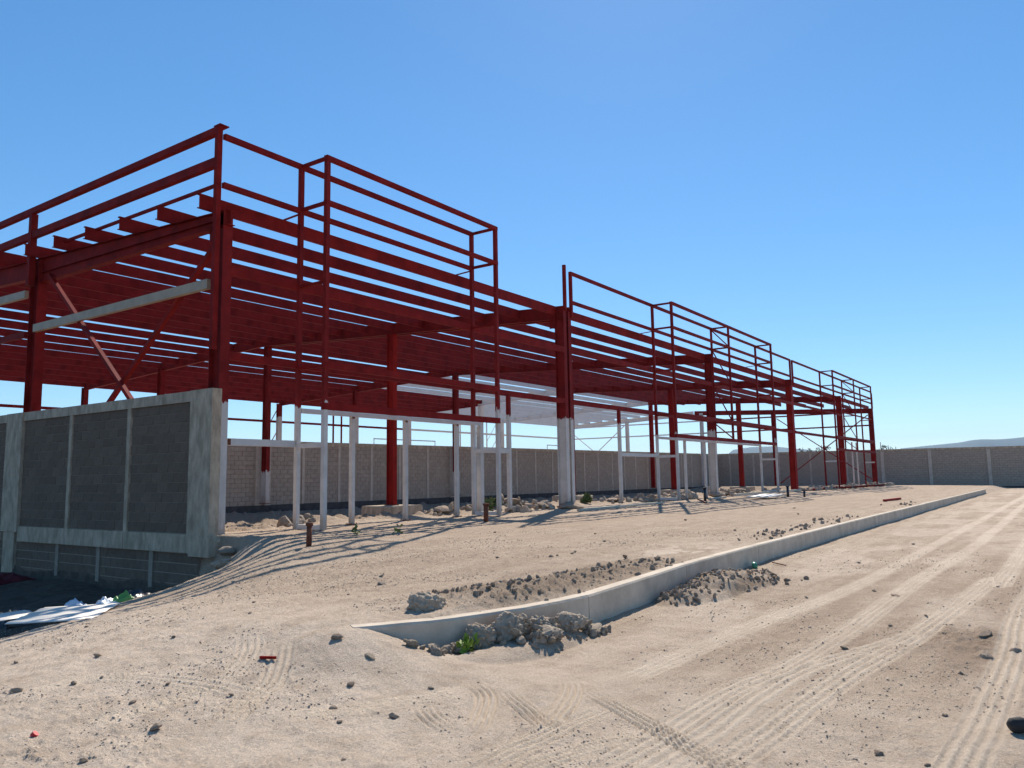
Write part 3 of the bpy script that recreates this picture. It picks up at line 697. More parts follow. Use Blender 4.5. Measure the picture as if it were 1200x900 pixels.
# ------------------------------------------------------------------ the steel frame
YS = 8.13; Y2 = 16.27; Y4 = 32.54
PY = [0.33 + 1.53 * k for k in range(11)]
def roofz(y): return 6.553 + 0.05 * (y if y <= Y2 else Y4 - y)       # underside of the purlins
FR = {'A': 0.19, 'B1': 13.545, 'B2': 13.87, 'C': 27.45, 'D1': 41.1, 'D2': 41.45, 'E': 54.9, 'F': 67.25}
_pm = {}
def purlin_mesh(L, m):
    k = (round(L, 3), m.name)
    if k not in _pm:
        # C section, web towards -Y, running along +X from origin; origin = lower web corner
        _pm[k] = MB().prism([(-a, c) for a, c in c_prof(0.075, 0.305)][::-1], (0, 0, 0), (L, 0, 0)).mesh('purlin', m)
    return _pm[k]
class Frame:
    def __init__(s, label, loc):
        s.root = thing('steel_building_frame', label, 'steel frame', loc)
    def part(s, n, mb, m, parent=None): return world_part(n, mb.mesh(n, m), parent or s.root)
    def purlin(s, x0, x1, y, m=RED, dz=0):
        r = s.root.location
        return link('purlin', purlin_mesh(x1 - x0, m), s.root, (x0 - r.x, y - r.y, roofz(y) + dz - r.z))
    def column(s, x, y, z0, z1, wd, dp, zw=None, m=RED, plate=True, yfront=True):
        """I column, web along Y; front flange face at y"""
        mb = MB(); yc = y + dp / 2 if yfront else y
        pf = i_prof(wd, dp, 0.016, 0.012)
        if zw: mb.prism(pf, (x, yc, z0), (x, yc, zw), (0, 1, 0), 1); mb.prism(pf, (x, yc, zw), (x, yc, z1), (0, 1, 0), 0)
        else: mb.prism(pf, (x, yc, z0), (x, yc, z1), (0, 1, 0), 0)
        o = s.part('column', mb, [PAINT, PAINT] if zw and m is RED else [m, WHITE])
        if zw: o['paint_z'] = zw - (s.root.location.z * 0)
        if plate: s.part('base_plate', MB().box((x - wd / 2 - .05, yc - dp / 2 - .06, z0 - .03), (x + wd / 2 + .05, yc + dp / 2 + .06, z0 - .001)), RUST, o)
        return o
    def foot(s, o, x, y, z, t=0.1):
        mb = MB().box((x - t, y - t, z), (x + t, y + t, z + .012))
        for a, b in ((-1, -1), (1, -1), (1, 1), (-1, 1)): mb.tube([(x + a * t * .75, y + b * t * .75, z + .01), (x + a * t * .75, y + b * t * .75, z + .035)], .012, 6)
        s.part('base_plate', mb, RUST, o)
    def post(s, n, x, y, z0, z1, t=0.1, zw=None, m=RED):
        mb = MB()
        if zw: mb.bar((x, y, z0), (x, y, zw), t, t, (0, 1, 0), 1); mb.bar((x, y, zw), (x, y, z1), t, t, (0, 1, 0), 0)
        else: mb.bar((x, y, z0), (x, y, z1), t, t, (0, 1, 0), 0)
        two = zw and m is RED
        o = s.part(n, mb, [PAINT, PAINT] if two else ([PAINT] if m is WHITE else [m, WHITE]))
        if two: o['paint_z'] = zw
        elif m is WHITE: o['paint_z'] = 99.0
        return o
    def rail(s, n, p, q, w=0.08, h=0.1, m=RED, up=(0, 0, 1)): return s.part(n, MB().bar(p, q, w, h, up), m)
    def rafter(s, x, y0, y1, m=RED, dz=0.0, dp=0.45, m2=None):
        mb = MB()
        z = lambda y: roofz(y) + 0.075 + dz
        pf = i_prof(0.16, dp, 0.014, 0.01)
        if m2: 
            ym = (y0 + y1) / 2
            mb.prism(pf, (x, y0, z(y0)), (x, ym, z(ym)), mi=0); mb.prism(pf, (x, ym, z(ym)), (x, y1, z(y1)), mi=1)
            return s.part('rafter', mb, [m, m2])
        mb.prism(pf, (x, y0, z(y0)), (x, y1, z(y1)))
        return s.part('rafter', mb, m)
    def box(s, x0, x1, mid=None, yo=-0.86, sgn=1, y_in=0.0, zw=2.68, base=True, m=RED, detail=True, z0=-0.02):
        """projecting shopfront box: inner posts on the facade line, outer posts in front of it"""
        xs = [x0, x1] + ([mid] if mid else [])
        for x in xs:
            isx = x != mid
            if not isx:
                s.post('box_post', x, y_in, 2.66 if detail else 3.0, 8.09, 0.09, None, m); s.post('box_post', x, yo, 2.64, 8.09, 0.09, None, m)
            else:
                s.post("box_post", x, y_in, z0, 8.09, 0.1, zw and zw - .05, m); s.post("box_post", x, yo, z0, 8.09, 0.1, zw and (zw if x == x0 else zw + .2), m)
            ya, yb = sorted((yo, y_in))
            for z, mm in ((8.1, m), (7.08, m), (5.3, m), (3.46, m)):
                s.rail('box_tie', (x, ya + .05, z), (x, yb - .05, z), 0.07, 0.07, mm)
            if isx and base:
                s.rail('box_tie', (x, ya + .05, 1.76), (x, yb - .05, 1.76), 0.08, 0.1, WHITE)
                s.rail('box_tie', (x, ya + .05, z0 + .05), (x, yb - .05, z0 + .05), 0.08, 0.1, WHITE)
            if mid and x == mid and detail:
                for a, b in (((y_in, 8.05), (yo, 7.12)), ((y_in, 7.05), (yo, 5.35)), ((y_in, 5.25), (yo, 3.5)), ((y_in, 3.42), (yo, 2.68))):
                    s.rail('box_diagonal', (x, a[0], a[1]), (x, b[0], b[1]), 0.05, 0.05, m)
        for z, h in ((8.1, .1), (7.08, .1), (3.47, .14), (2.58, .15)):
            s.rail('box_rail', (x0 - .055, yo, z), (x1 + .055, yo, z), 0.11, h, m)
    def parapet(s, x0, x1, y=0.0, z_lo=6.5, m=RED, ends=(True, True)):
        s.rail('parapet_rail', (x0, y, 8.1), (x1, y, 8.1), 0.092, 0.11, m); s.rail('parapet_rail', (x0, y, 7.06), (x1, y, 7.06), 0.092, 0.11, m)
        if ends[0]: s.post('parapet_post', x0, y, z_lo, 8.15, 0.1, None, m)
        if ends[1]: s.post('parapet_post', x1, y, z_lo, 8.15, 0.1, None, m)
        # short knee stays back to the first purlin
    def door(s, posts, zt, sill=None, x0=None, x1=None):
        for x in posts: s.foot(s.post('door_post', x, 0.0, gz0(x, 0) - .03, zt - .05, 0.1, None, WHITE), x, 0.0, gz0(x, 0) + .012)
        if x0 is not None:
            s.rail('lintel', (x0, 0, zt), (x1, 0, zt), 0.11, 0.1, WHITE)
        for x in posts: s.part('end_cap', MB().box((x - .052, -.054, zt - .1), (x + .03, -.0505, zt - .052)), RUST)

def purlin_run(fr, x0, x1, ys, m=RED):
    for y in ys: fr.purlin(x0, x1, y, m)
REARY = [Y4 - y - 0.0 for y in PY][::-1]

# --- first unit, A-B
U1 = Frame('dark red steel roof frame above the near gable wall, standing closest', (6.9, 8.1, 0))
U1.column(0.19, 0.0, -0.03, 6.58, 0.22, 0.38, 2.62)
for x_, t_ in ((0.19, 2.62),): U1.part('rusty_stub', MB().box((0.09, 0.05, -0.1), (0.29, 0.3, -0.065)), RUST)
U1.column(0.19, YS - .2, 2.85, 6.9, 0.24, 0.44, plate=False)
U1.column(0.19, Y2 - .25, 2.85, 7.25, 0.24, 0.44, plate=False)
U1.column(FR['B1'], 0.0, 0.03, 6.70, 0.19, 0.36, 2.98)
U1.column(FR['B1'], YS - .18, 0.02, 6.85, 0.22, 0.36, None, RED2)
U1.column(FR['B1'] + .1, Y2 - .38, 0.02, 7.2, 0.2, 0.34, 1.45)
# gable rafter: deepens away from the corner
mb = MB(); x = 0.19
for ya, yb in ((-0.1, 8.1),):
    za, zb_ = roofz(0), roofz(8.1)
    for xx, tt in ((x, .012),):
        mb.v += [(xx - tt / 2, ya, za - .30), (xx + tt / 2, ya, za - .30), (xx + tt / 2, ya, za - .014), (xx - tt / 2, ya, za - .014),
                 (xx - tt / 2, yb, zb_ - .66), (xx + tt / 2, yb, zb_ - .66), (xx + tt / 2, yb, zb_ - .014), (xx - tt / 2, yb, zb_ - .014)]
        mb.f += [(0, 3, 2, 1), (4, 5, 6, 7), (0, 1, 5, 4), (1, 2, 6, 5), (2, 3, 7, 6), (3, 0, 4, 7)]; mb.mi += [0] * 6
    mb.bar((x, ya, za - .007), (x, yb, zb_ - .007), 0.18, 0.014); mb.bar((x, ya, za - .31), (x, yb, zb_ - .67), 0.18, 0.014)
    mb.bar((x - .05, ya + .3, za - .155), (x - .05, yb, zb_ - .40), 0.06, 0.012)
U1.part('rafter', mb, RED)
U1.part('rafter', MB().prism(i_prof(.18, .5), (x, 8.1, roofz(8.1) - .26), (x, Y2, roofz(Y2) - .26)), RED)
U1.rafter(FR['B1'], 0.0, Y2)
purlin_run(U1, -0.27, FR['B1'] - .02, PY)
for k, y in enumerate(PY[:6]):
    zr = roofz(y)
    U1.part('purlin_cleat', MB().box((0.10, y + .005, zr - .002), (0.18, y + .065, zr + .012)).box((0.165, y + .078, zr + .002), (0.175, y + .16, zr + .2)), RED)
for x_, y_, z_ in ((FR['B1'], 0, 6.4), (0.19, 0, 6.28)): U1.part('gusset_plate', MB().box((x_ - .006, y_ + .36, z_ - .28), (x_ + .006, y_ + .62, z_ + .05)), RED)
# gable parapet and girts
xg = -0.02
U1.post('corner_post', xg, 0.1, 3.65, 8.32, 0.11)
U1.part('corner_plate', MB().box((xg - .06, -0.02, 8.322), (xg + .16, 0.2, 8.345)), RED)
U1.rail('parapet_rail', (xg, 0.05, 8.235), (xg, 16.3, 8.235), 0.12, 0.15); U1.rail('parapet_rail', (xg, 0.156, 7.56), (xg, 16.3, 7.56), 0.12, 0.19)
U1.rail('parapet_rail', (xg + .02, 0.156, 7.08), (xg + .02, 6.6, 7.08), 0.06, 0.06)
U1.post('parapet_post', xg, 8.18, 6.2, 8.14, 0.16)
U1.post('parapet_post', xg, 16.2, 6.4, 8.14, 0.16)
U1.rail('gable_girt', (0.05, 0.39, 5.05), (0.05, YS - .2, 5.05), 0.1, 0.2, GREYB)
U1.rail('gable_girt', (0.02, YS + .3, 6.02), (0.02, Y2 - .25, 6.2), 0.1, 0.2, GREYB)
U1.rail('gable_girt', (0.05, YS + .3, 4.95), (0.05, Y2 - .25, 4.95), 0.08, 0.16, RED)
U1.rail('wind_brace', (0.12, 7.45, 6.42), (0.12, 0.55, 0.53), 0.1, 0.09, RED)
U1.rail('wind_brace', (0.24, 0.40, 6.0), (0.24, YS - .25, 0.25), 0.1, 0.09, RED)
# front facade
U1.rail('front_girt', (0.28, 0.04, 3.55), (FR['B1'] - .1, 0.04, 3.55), 0.09, 0.16)
U1.rail('front_girt', (0.28, 0.04, 5.32), (FR['B1'] - .1, 0.04, 5.32), 0.09, 0.2)
U1.parapet(0.04, FR['B1'] - 5.15, ends=(False, False))
U1.post('parapet_post', FR['B1'] + .06, 0.02, 6.7, 8.32, 0.1)
U1.part('post_clip', MB().box((FR['B1'] - .055, -.03, 8.17), (FR['B1'] + .008, 0.03, 8.24)), RED); U1.part('post_clip', MB().box((FR['B1'] - .055, -.03, 7.05), (FR['B1'] + .008, 0.03, 7.12)), RED)
U1.box(2.06, 8.34, None)
for xx in (2.06, 8.34): U1.rail('roof_stay', (xx, 0.05, 7.0), (xx - .02, 0.9, 6.95), 0.04, 0.03)
U1.door([3.68, 5.51, 7.57], 2.54, None, 2.12, 8.66)
U1.post('door_post', 8.64, 0.0, 0.02, 2.48, 0.15, None, WHITE)
U1.post('door_post', 10.08, 0.0, 0.06, 3.48, 0.11, 2.86)
U1.rail('sill_rail', (8.72, 0.0, 1.8), (10.02, 0.0, 1.8), 0.1, 0.14, WHITE)
U1.rail('sill_rail', (0.31, 0.05, 1.81), (2.0, 0.05, 1.81), 0.1, 0.14, WHITE)
U1.part('end_cap', MB().box((0.305, -.02, 1.75), (0.37, -.001, 1.87)), RUST)

# --- second unit, B-D
U2 = Frame('dark red steel frame with two bays and white column feet in the middle', (27.4, 8.1, 0))
U2.column(FR['B2'], 0.0, 0.03, 6.70, 0.19, 0.36, 2.95)
U2.column(FR['C'], 0.0, 0.0, 6.72, 0.24, 0.36, 3.1)
U2.column(FR['D1'] + .06, 0.0, -0.08, 6.72, 0.18, 0.36, None, RED2)
for fx, zw, m in ((FR['C'], None, RED), (FR['D1'], None, RED2)): U2.column(fx, YS - .2, 0.02, 6.9, 0.24, 0.36, zw, m)
U2.column(FR['C'] - .1, Y2 - .4, 0.02, 7.2, 0.22, 0.34, 1.4)
U2.column(FR['D1'] - .1, Y2 - .4, 0.02, 7.2, 0.22, 0.34, 1.4)
for k in ('B2', 'C', 'D1'): U2.rafter(FR[k], 0.0, Y2)
purlin_run(U2, FR['B2'] + .02, FR['C'] - .01, PY); purlin_run(U2, FR['C'] + .01, FR['D1'] - .01, PY)
U2.rail('front_girt', (FR['B2'] + .1, 0.04, 3.55), (FR['C'] - .15, 0.04, 3.55), 0.09, 0.16); U2.rail('front_girt', (FR['C'] + .15, 0.04, 3.55), (FR['D1'] - .11, 0.04, 3.55), 0.09, 0.16)
U2.rail('front_girt', (FR['B2'] + .1, 0.04, 5.34), (FR['C'] - .15, 0.04, 5.34), 0.09, 0.18); U2.rail('front_girt', (FR['C'] + .15, 0.04, 5.34), (FR['D1'] - .05, 0.04, 5.34), 0.09, 0.18)
U2.parapet(FR['B2'] + .12, FR['D1'] + .02)
U2.box(20.72, 34.28, 27.5)
for xx in (20.72, 34.28): U2.rail('roof_stay', (xx, 0.05, 7.0), (xx - .02, 0.9, 6.95), 0.04, 0.03)
U2.post('door_post', 17.35, 0.0, 0.05, 3.48, 0.11, 2.95)
U2.rail('sill_rail', (17.41, 0.0, 1.8), (20.66, 0.0, 1.8), 0.1, 0.13, WHITE)
U2.door([23.6, 25.95], 2.54, None, 20.78, 27.3)
U2.rail('lintel', (27.6, 0, 2.54), (34.2, 0, 2.54), 0.1, 0.1, WHITE)

# --- third unit, D-F
U3 = Frame('red steel frame with cross braced end gable, standing farthest', (54.9, 8.1, -0.1))
U3.column(FR['D2'] - .06, 0.0, -0.10, 6.72, 0.18, 0.36, None, RED2)
U3.column(FR['E'], 0.0, -0.15, 6.72, 0.28, 0.40, None, RED2)
U3.column(FR['F'], 0.0, -0.22, 6.6, 0.24, 0.40, None, RED)
U3.column(FR['E'], YS - .2, -0.05, 6.9, 0.24, 0.36, None, RED2)
U3.column(FR['E'], Y2 - .4, -0.1, 7.2, 0.22, 0.34, None, RED2)
U3.column(FR['F'], 8.7, -0.2, 6.9, 0.26, 0.40, None, RED)
U3.column(FR['F'], 16.0, -0.2, 7.2, 0.24, 0.34, 4.2, WHITE, yfront=True)
for k in ('D2', 'E'): U3.rafter(FR[k], 0.0, Y2)
U3.rafter(FR['F'], 0.0, 16.9, dz=-0.2)
purlin_run(U3, FR['D2'] + .01, FR['E'] - .01, PY)
purlin_run(U3, FR['E'] + .01, FR['F'] + .1, PY[:2]); purlin_run(U3, FR['E'] + .01, 63.9, PY[2:4]); purlin_run(U3, FR['E'] + .01, 61.5, PY[4:5])
purlin_run(U3, FR['E'] + .01, 58.0, PY[8:])
U3.rail('front_girt', (FR['D2'] + .11, 0.04, 3.55), (FR['E'] - .15, 0.04, 3.55), 0.09, 0.16); U3.rail('front_girt', (FR['E'] + .15, 0.04, 3.55), (FR['F'] - .13, 0.04, 3.55), 0.09, 0.18)
U3.rail('front_girt', (FR['D2'] + .05, 0.04, 5.36), (FR['E'] - .15, 0.04, 5.36), 0.08, 0.14)
U3.parapet(41.62, 66.9, ends=(True, False))
U3.box(48.58, 62.1, 55.4, base=True, zw=None, z0=-0.15)
U3.rail('front_girt', (FR['E'] + .15, 0.02, 5.6), (FR['F'] - .13, 0.02, 5.6), 0.07, 0.1)
# rounded end hoop of the parapet
pts = [(66.85, 0, 8.1), (67.0, 0, 8.09), (67.12, 0, 8.0), (67.16, 0, 7.85), (67.16, 0, 6.62)]
U3.part('end_hoop', MB().tube(pts, 0.06, 8), RED)
U3.rail('parapet_rail', (66.6, 0, 7.06), (67.1, 0, 7.06), 0.08, 0.09)
for z in (5.14, 6.38): U3.rail('gable_girt', (FR['F'], 0.42, z), (FR['F'], 8.68, z), 0.08, 0.13); U3.rail('gable_girt', (FR['F'], 9.12, z), (FR['F'], 15.98, z), 0.08, 0.13)
U3.rail('wind_brace', (FR['F'] - .05, 8.6, 6.2), (FR['F'] - .05, 0.45, 0.3), 0.07, 0.08); U3.rail('wind_brace', (FR['F'] + .07, 8.6, 0.0), (FR['F'] + .07, 0.45, 6.1), 0.07, 0.08)
U3.door([57.6, 59.3], 3.4)
U3.rail('ledger', (48.6, 0.0, 1.8), (FR['E'] - .2, 0.0, 1.8), 0.06, 0.06)

# --- rear half behind the long wall
U4 = Frame('pale painted rear roof frame rising behind the long block wall', (34, 24.5, 0))
for k, m, m2 in (('A', RED, None), ('B1', RED, None), ('C', RED, None), ('D1', WHITER, RED), ('E', WHITER, None), ('F', WHITER, None)):
    U4.rafter(FR[k], Y2 + (0 if k != 'F' else .7), Y4, m, 0.0 if k != 'F' else -.2, m2=m2)
    for y in (24.4, 32.2):
        wc = m is WHITER or (k == 'C')
        U4.column(FR[k] - (.1 if k in 'BCD' else 0), y, -0.3, roofz(y) + (0 if k != 'F' else -.1), 0.24, 0.36, 5.6 if wc else None, WHITER if m is WHITER else RED, plate=False)
purlin_run(U4, -0.27, FR['B1'] - .02, REARY); purlin_run(U4, FR['B2'], FR['C'] - .01, REARY)
purlin_run(U4, FR['C'] + .01, FR['D1'] - .01, REARY[:5], WHITER); purlin_run(U4, FR['C'] + .01, FR['D1'] - .01, REARY[5:], RED)
purlin_run(U4, FR['D2'], FR['E'] - .01, REARY, WHITER); purlin_run(U4, FR['E'] + .01, FR['F'] + .1, REARY[2:], WHITER)
for a, b, m in ((FR['A'], FR['B1'], RED), (FR['B2'], FR['C'], RED), (FR['C'], FR['D1'], RED), (FR['D2'], FR['E'], WHITER), (FR['E'], FR['F'], WHITER)):
    U4.rail('rear_girt', (a + .15, Y4 + .05, 5.27), (b - .15, Y4 + .05, 5.27), 0.08, 0.16, m)
for z in (5.14, 6.38): U4.rail('gable_girt', (FR['F'], 16.4, z), (FR['F'], 24.35, z), 0.08, 0.13, WHITER); U4.rail('gable_girt', (FR['F'], 24.8, z), (FR['F'], 32.15, z), 0.08, 0.13, WHITER)
U4.rail('wind_brace', (FR['F'] - .05, 32.0, 0.6), (FR['F'] - .05, 24.8, 6.4), 0.08, 0.08, WHITER); U4.rail('wind_brace', (FR['F'] + .07, 32.0, 6.2), (FR['F'] + .07, 24.8, 0.6), 0.08, 0.08, WHITER)
for xx in (33.1, 33.95): U4.post('rear_post', xx, Y4 + .5, -0.3, 6.6, 0.1, None, RED)
for xx in (48.5, 50.2): U4.post('rear_post', xx, Y4 + .1, -0.3, 6.5, 0.1, None, WHITER)
for xx in (FR['C'] - .5, FR['E'] - 1.2):
    m = RED if xx < 40 else WHITER
    U4.post('rear_post', xx, Y4 + .86, -0.3, 6.9, 0.09, None, m)
    for a, b in ((3.0, 4.6), (4.6, 6.2)): U4.rail('rear_diagonal', (xx, Y4 + .86, a), (xx + .45, Y4 + .1, b), 0.05, 0.05, m)
# pipe rails on top of the long wall
for x0, x1, zt in ((20.9, 25.9, 3.18), (38.2, 41.0, 3.25)):
    rr = thing('pipe_rail', 'thin pale pipe rail on the long wall %s' % ('left of the red pedestal column' if x0 < 25 else 'just left of the white double column'), 'rail', (x0, 16.44, 2.85))
    pts = [(x0, 16.44, 2.85), (x0, 16.44, zt), (x1, 16.44, zt), (x1, 16.44, 2.85)]
    world_part('pipe', MB().tube(pts[:2], .025, 6).tube([(x0 - .02, 16.44, zt + .001), (x1 + .02, 16.44, zt + .001)], .03, 6).tube(pts[2:], .025, 6).mesh('pipe', WHITER), rr)

# ------------------------------------------------------------------ concrete footings
def footing(x, y, zt, a, h, label):
    mb = MB(); r = random.Random(int(x * 10)); b = 0.05
    lo = [(-a / 2, -a / 2), (a / 2, -a / 2), (a / 2, a / 2), (-a / 2, a / 2)]
    for z, s in ((-h, 1.02), (-0.04, 1.0), (0.0, 0.96)):
        for px, py in lo: mb.v.append((x + px * s + r.uniform(-.02, .02), y + py * s + r.uniform(-.02, .02), zt + z))
    for l in range(2):
        for i in range(4): mb.f.append((l * 4 + i, l * 4 + (i + 1) % 4, l * 4 + 4 + (i + 1) % 4, l * 4 + 4 + i)); mb.mi.append(0)
    mb.f.append((8, 9, 10, 11)); mb.mi.append(0)
    o = link('concrete_footing', mb.mesh('concrete_footing', CONC)); tag(o, label, 'footing', 'concrete footings under the inner columns')
footing(13.55, 8.1, -0.01, 1.7, 0.8, 'square concrete footing under the red column left of centre')
footing(27.45, 8.1, -0.01, 1.6, 0.8, 'concrete footing in line behind the white double column')
footing(41.1, 8.1, -0.01, 1.6, 0.7, 'concrete footing under the red column seen through the white framed doorway')
footing(54.9, 8.1, -0.08, 1.6, 0.7, 'concrete footing under the thin red column near the wall corner')
for i, (x, m_, lab) in enumerate(((0.27, 0, 'broken concrete lump under the corner column foot'), (13.72, 1, 'dark earthy lump under the white double column foot'), (27.45, 2, 'dark lump under the single white column foot'))):
    me = rock_mesh(40 + i, 0.3, 3, CONC if i == 0 else CLODD, 'footing_lump', (1, 1, 0.8))
    o = link('footing_lump', me, None, (x, 0.02 if i == 0 else 0.05, (-0.20, 0.02, 0.0)[i])); o.scale = ((0.62, 0.60, 0.50), (1.25, 1.05, 0.42), (0.9, 0.9, 0.36))[i]
    tag(o, lab, 'footing')

# ------------------------------------------------------------------ rocks, heaps and clods
ROCKS = [rock_mesh(100 + i, 0.4, 3, ROCK, 'rock') for i in range(5)]
ROCKSG = [rock_mesh(120 + i, 0.4, 4, ROCKG, 'rock', nod=0.055) for i in range(5)]
CL = [rock_mesh(140 + i, 0.5, 2, CLODD, 'clod') for i in range(6)]
CLL = [rock_mesh(160 + i, 0.5, 2, ROCKG, 'clod') for i in range(6)]
BIGR = [rock_mesh(180 + i, 0.4, 5, ROCKG, 'rock', nod=0.065) for i in range(3)]
def rock(me, x, y, sx, sy, sz, label, cat='rock', name='rock', sink=0.25, group=None, z=None):
    o = link(name, me, None, (x, y, (gz0(x, y) if z is None else z) + sz * 0.5 * (0.75 - sink * 2)), (random.uniform(-.2, .2), random.uniform(-.2, .2), random.uniform(0, 6.28)))
    o.scale = (sx, sy, sz); return tag(o, label, cat, group)
rock(BIGR[0], -4.2, -9.18, .42, .36, .36, 'pale grey boulder resting on the dirt just behind the kerb', z=-.12)
rock(ROCKSG[1], -3.92, -9.1, .24, .2, .17, 'smaller rough lump touching the pale boulder behind the kerb', z=-.12)
rock(ROCKS[1], -2.63, -7.12, .13, .10, .10, 'brown stone alone on the bare slope left of the boulder')
rock(ROCKSG[2], -.72, -1.45, .55, .36, .26, 'jagged pale rock at the foot of the corner pillar', z=-.44)
rock(ROCKS[2], -0.2, -.75, .34, .3, .26, 'small rock beside the broken concrete lump', z=-.3)
# heap against the front of the kerb
def heap(label, spots, base, n, spread, meshes, smin, smax, seed):
    """a base mound mesh plus loose clods, each its own part"""
    cx, cy, cz = base
    root = thing('rubble_heap', label, 'heap', base); r = random.Random(seed)
    for x, y, sx, sy, sz, me in spots:
        if me is None: continue
        o = link('rubble_lump', me, root, (x - cx, y - cy, gz0(x, y) + sz * 0.16 - cz), (r.uniform(-.3, .3), r.uniform(-.3, .3), r.uniform(0, 6.28))); o.scale = (sx, sy, sz)
    for i in range(n):
        a = r.choice(spots); 
        t = r.uniform(0, 6.28); rad = (r.uniform(0.25, 0.62) if a[5] else r.uniform(0, .62)) * spread
        x = a[0] + math.cos(t) * a[2] * rad; y = a[1] + math.sin(t) * a[3] * rad
        if y > kerb_y(x) - 0.03 and seed < 5: y = float(kerb_y(x)) - 0.04 - r.random() * .2
        s = r.uniform(smin, smax) * (1 if r.random() < .8 else 1.5)
        top = max(0, 1 - (rad / (0.62)) ** 2) * a[4] * 0.42
        o = link('clod', r.choice(meshes), root, (x - cx, y - cy, gz(x, y) + top + s * .12 - cz), (r.uniform(0, 6), r.uniform(0, 6), r.uniform(0, 6)))
        o.scale = (s, s * r.uniform(.7, 1.1), s * r.uniform(.6, 1))
    return root
heap('grey lumpy soil heap with a green sprout against the kerb front',
     [(-4.27, -9.80, .36, .28, .34, BIGR[0]), (-4.0, -9.92, .42, .27, .40, BIGR[1]), (-3.7, -10.02, .37, .25, .30, BIGR[2]), (-3.38, -10.08, .38, .24, .30, BIGR[1]), (-4.47, -9.78, .2, .16, .16, ROCKSG[3]), (-3.85, -10.14, .34, .2, .2, ROCKSG[2]), (-3.1, -10.15, .3, .2, .12, ROCKSG[0])],
     (-3.9, -9.95, -.4), 240, 1.15, CLL, .02, .075, 1)
heap('small cluster of pale clods at the kerb start',
     [(-4.86, -9.62, .12, .11, .11, ROCKSG[0]), (-4.76, -9.74, .13, .12, .10, ROCKSG[4]), (-4.62, -9.74, .11, .1, .10, ROCKSG[1])], (-4.75, -9.7, -.3), 16, 1.6, CLL, .02, .05, 2)
heap('brown crumbled soil heap with rubble against the kerb front',
     [(-0.7, -10.1, 1.0, .62, 0, None), (0.0, -10.1, 1.4, .8, 0, None), (0.6, -10.1, 1.5, .9, 0, None), (1.2, -10.35, 1.3, .8, 0, None), (-1.1, -10.1, .6, .5, 0, None)],
     (0.4, -10.1, -.37), 320, 0.95, CL + CLL[:1], .018, .07, 3)
heap('crumbled brown soil strip spilled behind the kerb',
     [(-2.9, -9.3, 1.2, .9, 0, None), (-2.0, -9.25, 1.4, .9, 0, None), (-1.1, -9.2, 1.4, .8, 0, None), (-0.2, -9.25, 1.2, .7, 0, None), (-3.3, -9.0, .9, .9, 0, None)],
     (-1.8, -9.2, -.1), 240, 1.0, CL + CLL[:2], .02, .065, 6)
heap('loose row of small rubble along the far kerb top',
     [(5.5, -9.2, 2.5, .5, 0, None), (8, -9.1, 3.0, .5, 0, None), (11, -9.1, 3.0, .5, 0, None), (22, -9.0, 4, .6, 0, None)], (9, -9.1, -.1), 110, 1.3, CL, .03, .10, 7)
heap('pile of broken stones inside the frame near the corner column',
     [(2.6, 1.6, .6, .45, .45, ROCKS[0]), (3.0, 1.5, .5, .45, .6, ROCKS[1]), (3.35, 1.35, .45, .35, .4, ROCKS[2]), (2.2, 1.8, .5, .4, .35, ROCKS[3]), (3.0, 1.0, .4, .3, .3, ROCKS[4]), (1.7, 1.9, .6, .4, .35, ROCKS[0]), (1.3, 1.7, .4, .4, .3, ROCKS[2])], (2.6, 1.6, -.2), 60, 1.5, [ROCKS[0], ROCKS[3]], .08, .24, 8)
heap('dirt lumps banked along the middle column line',
     [(8.4, 1.2, .8, .6, .4, CL[0]), (9.6, 0.8, .7, .5, .35, CL[1]), (11.5, 1.0, .9, .6, .4, CL[2]), (12.6, 0.5, .7, .5, .4, CL[4]), (10.7, .2, .6, .4, .25, CL[3])], (10.5, .8, -.1), 130, 1.6, CL + CLL, .08, .28, 9)
heap('rubble lumps strewn between the white door posts and single column',
     [(18.5, 1.0, 1.0, .7, .35, CL[0]), (20.5, 0.4, .9, .6, .35, CL[1]), (22.4, 0.6, 1.0, .6, .4, CL[2]), (24.3, 0.4, .9, .6, .35, CL[4]), (26, 1.4, 1.2, .7, .4, CL[3]), (29.5, .7, 1.2, .7, .35, CL[5]), (33, .9, 1.4, .7, .35, CL[0]), (38, .7, 1.5, .8, .35, CL[1])], (25, .8, -.1), 150, 1.6, CL + CLL, .12, .36, 10)
heap('low strip of rubble and scrap around the farthest columns',
     [(44, -.2, 1.2, .8, .5, CL[0]), (47.5, .1, 1.6, .8, .5, CL[1]), (51, -.3, 1.8, .8, .55, CL[2]), (54, -.4, 1.2, .8, .5, CL[5]), (57, -.2, 1.8, .8, .55, CL[2]), (62, -.5, 1.8, .8, .5, CL[3]), (66, -.6, 1.6, .8, .5, CL[4])], (56, -.2, -.2), 130, 1.7, CL + CLL, .2, .5, 11)

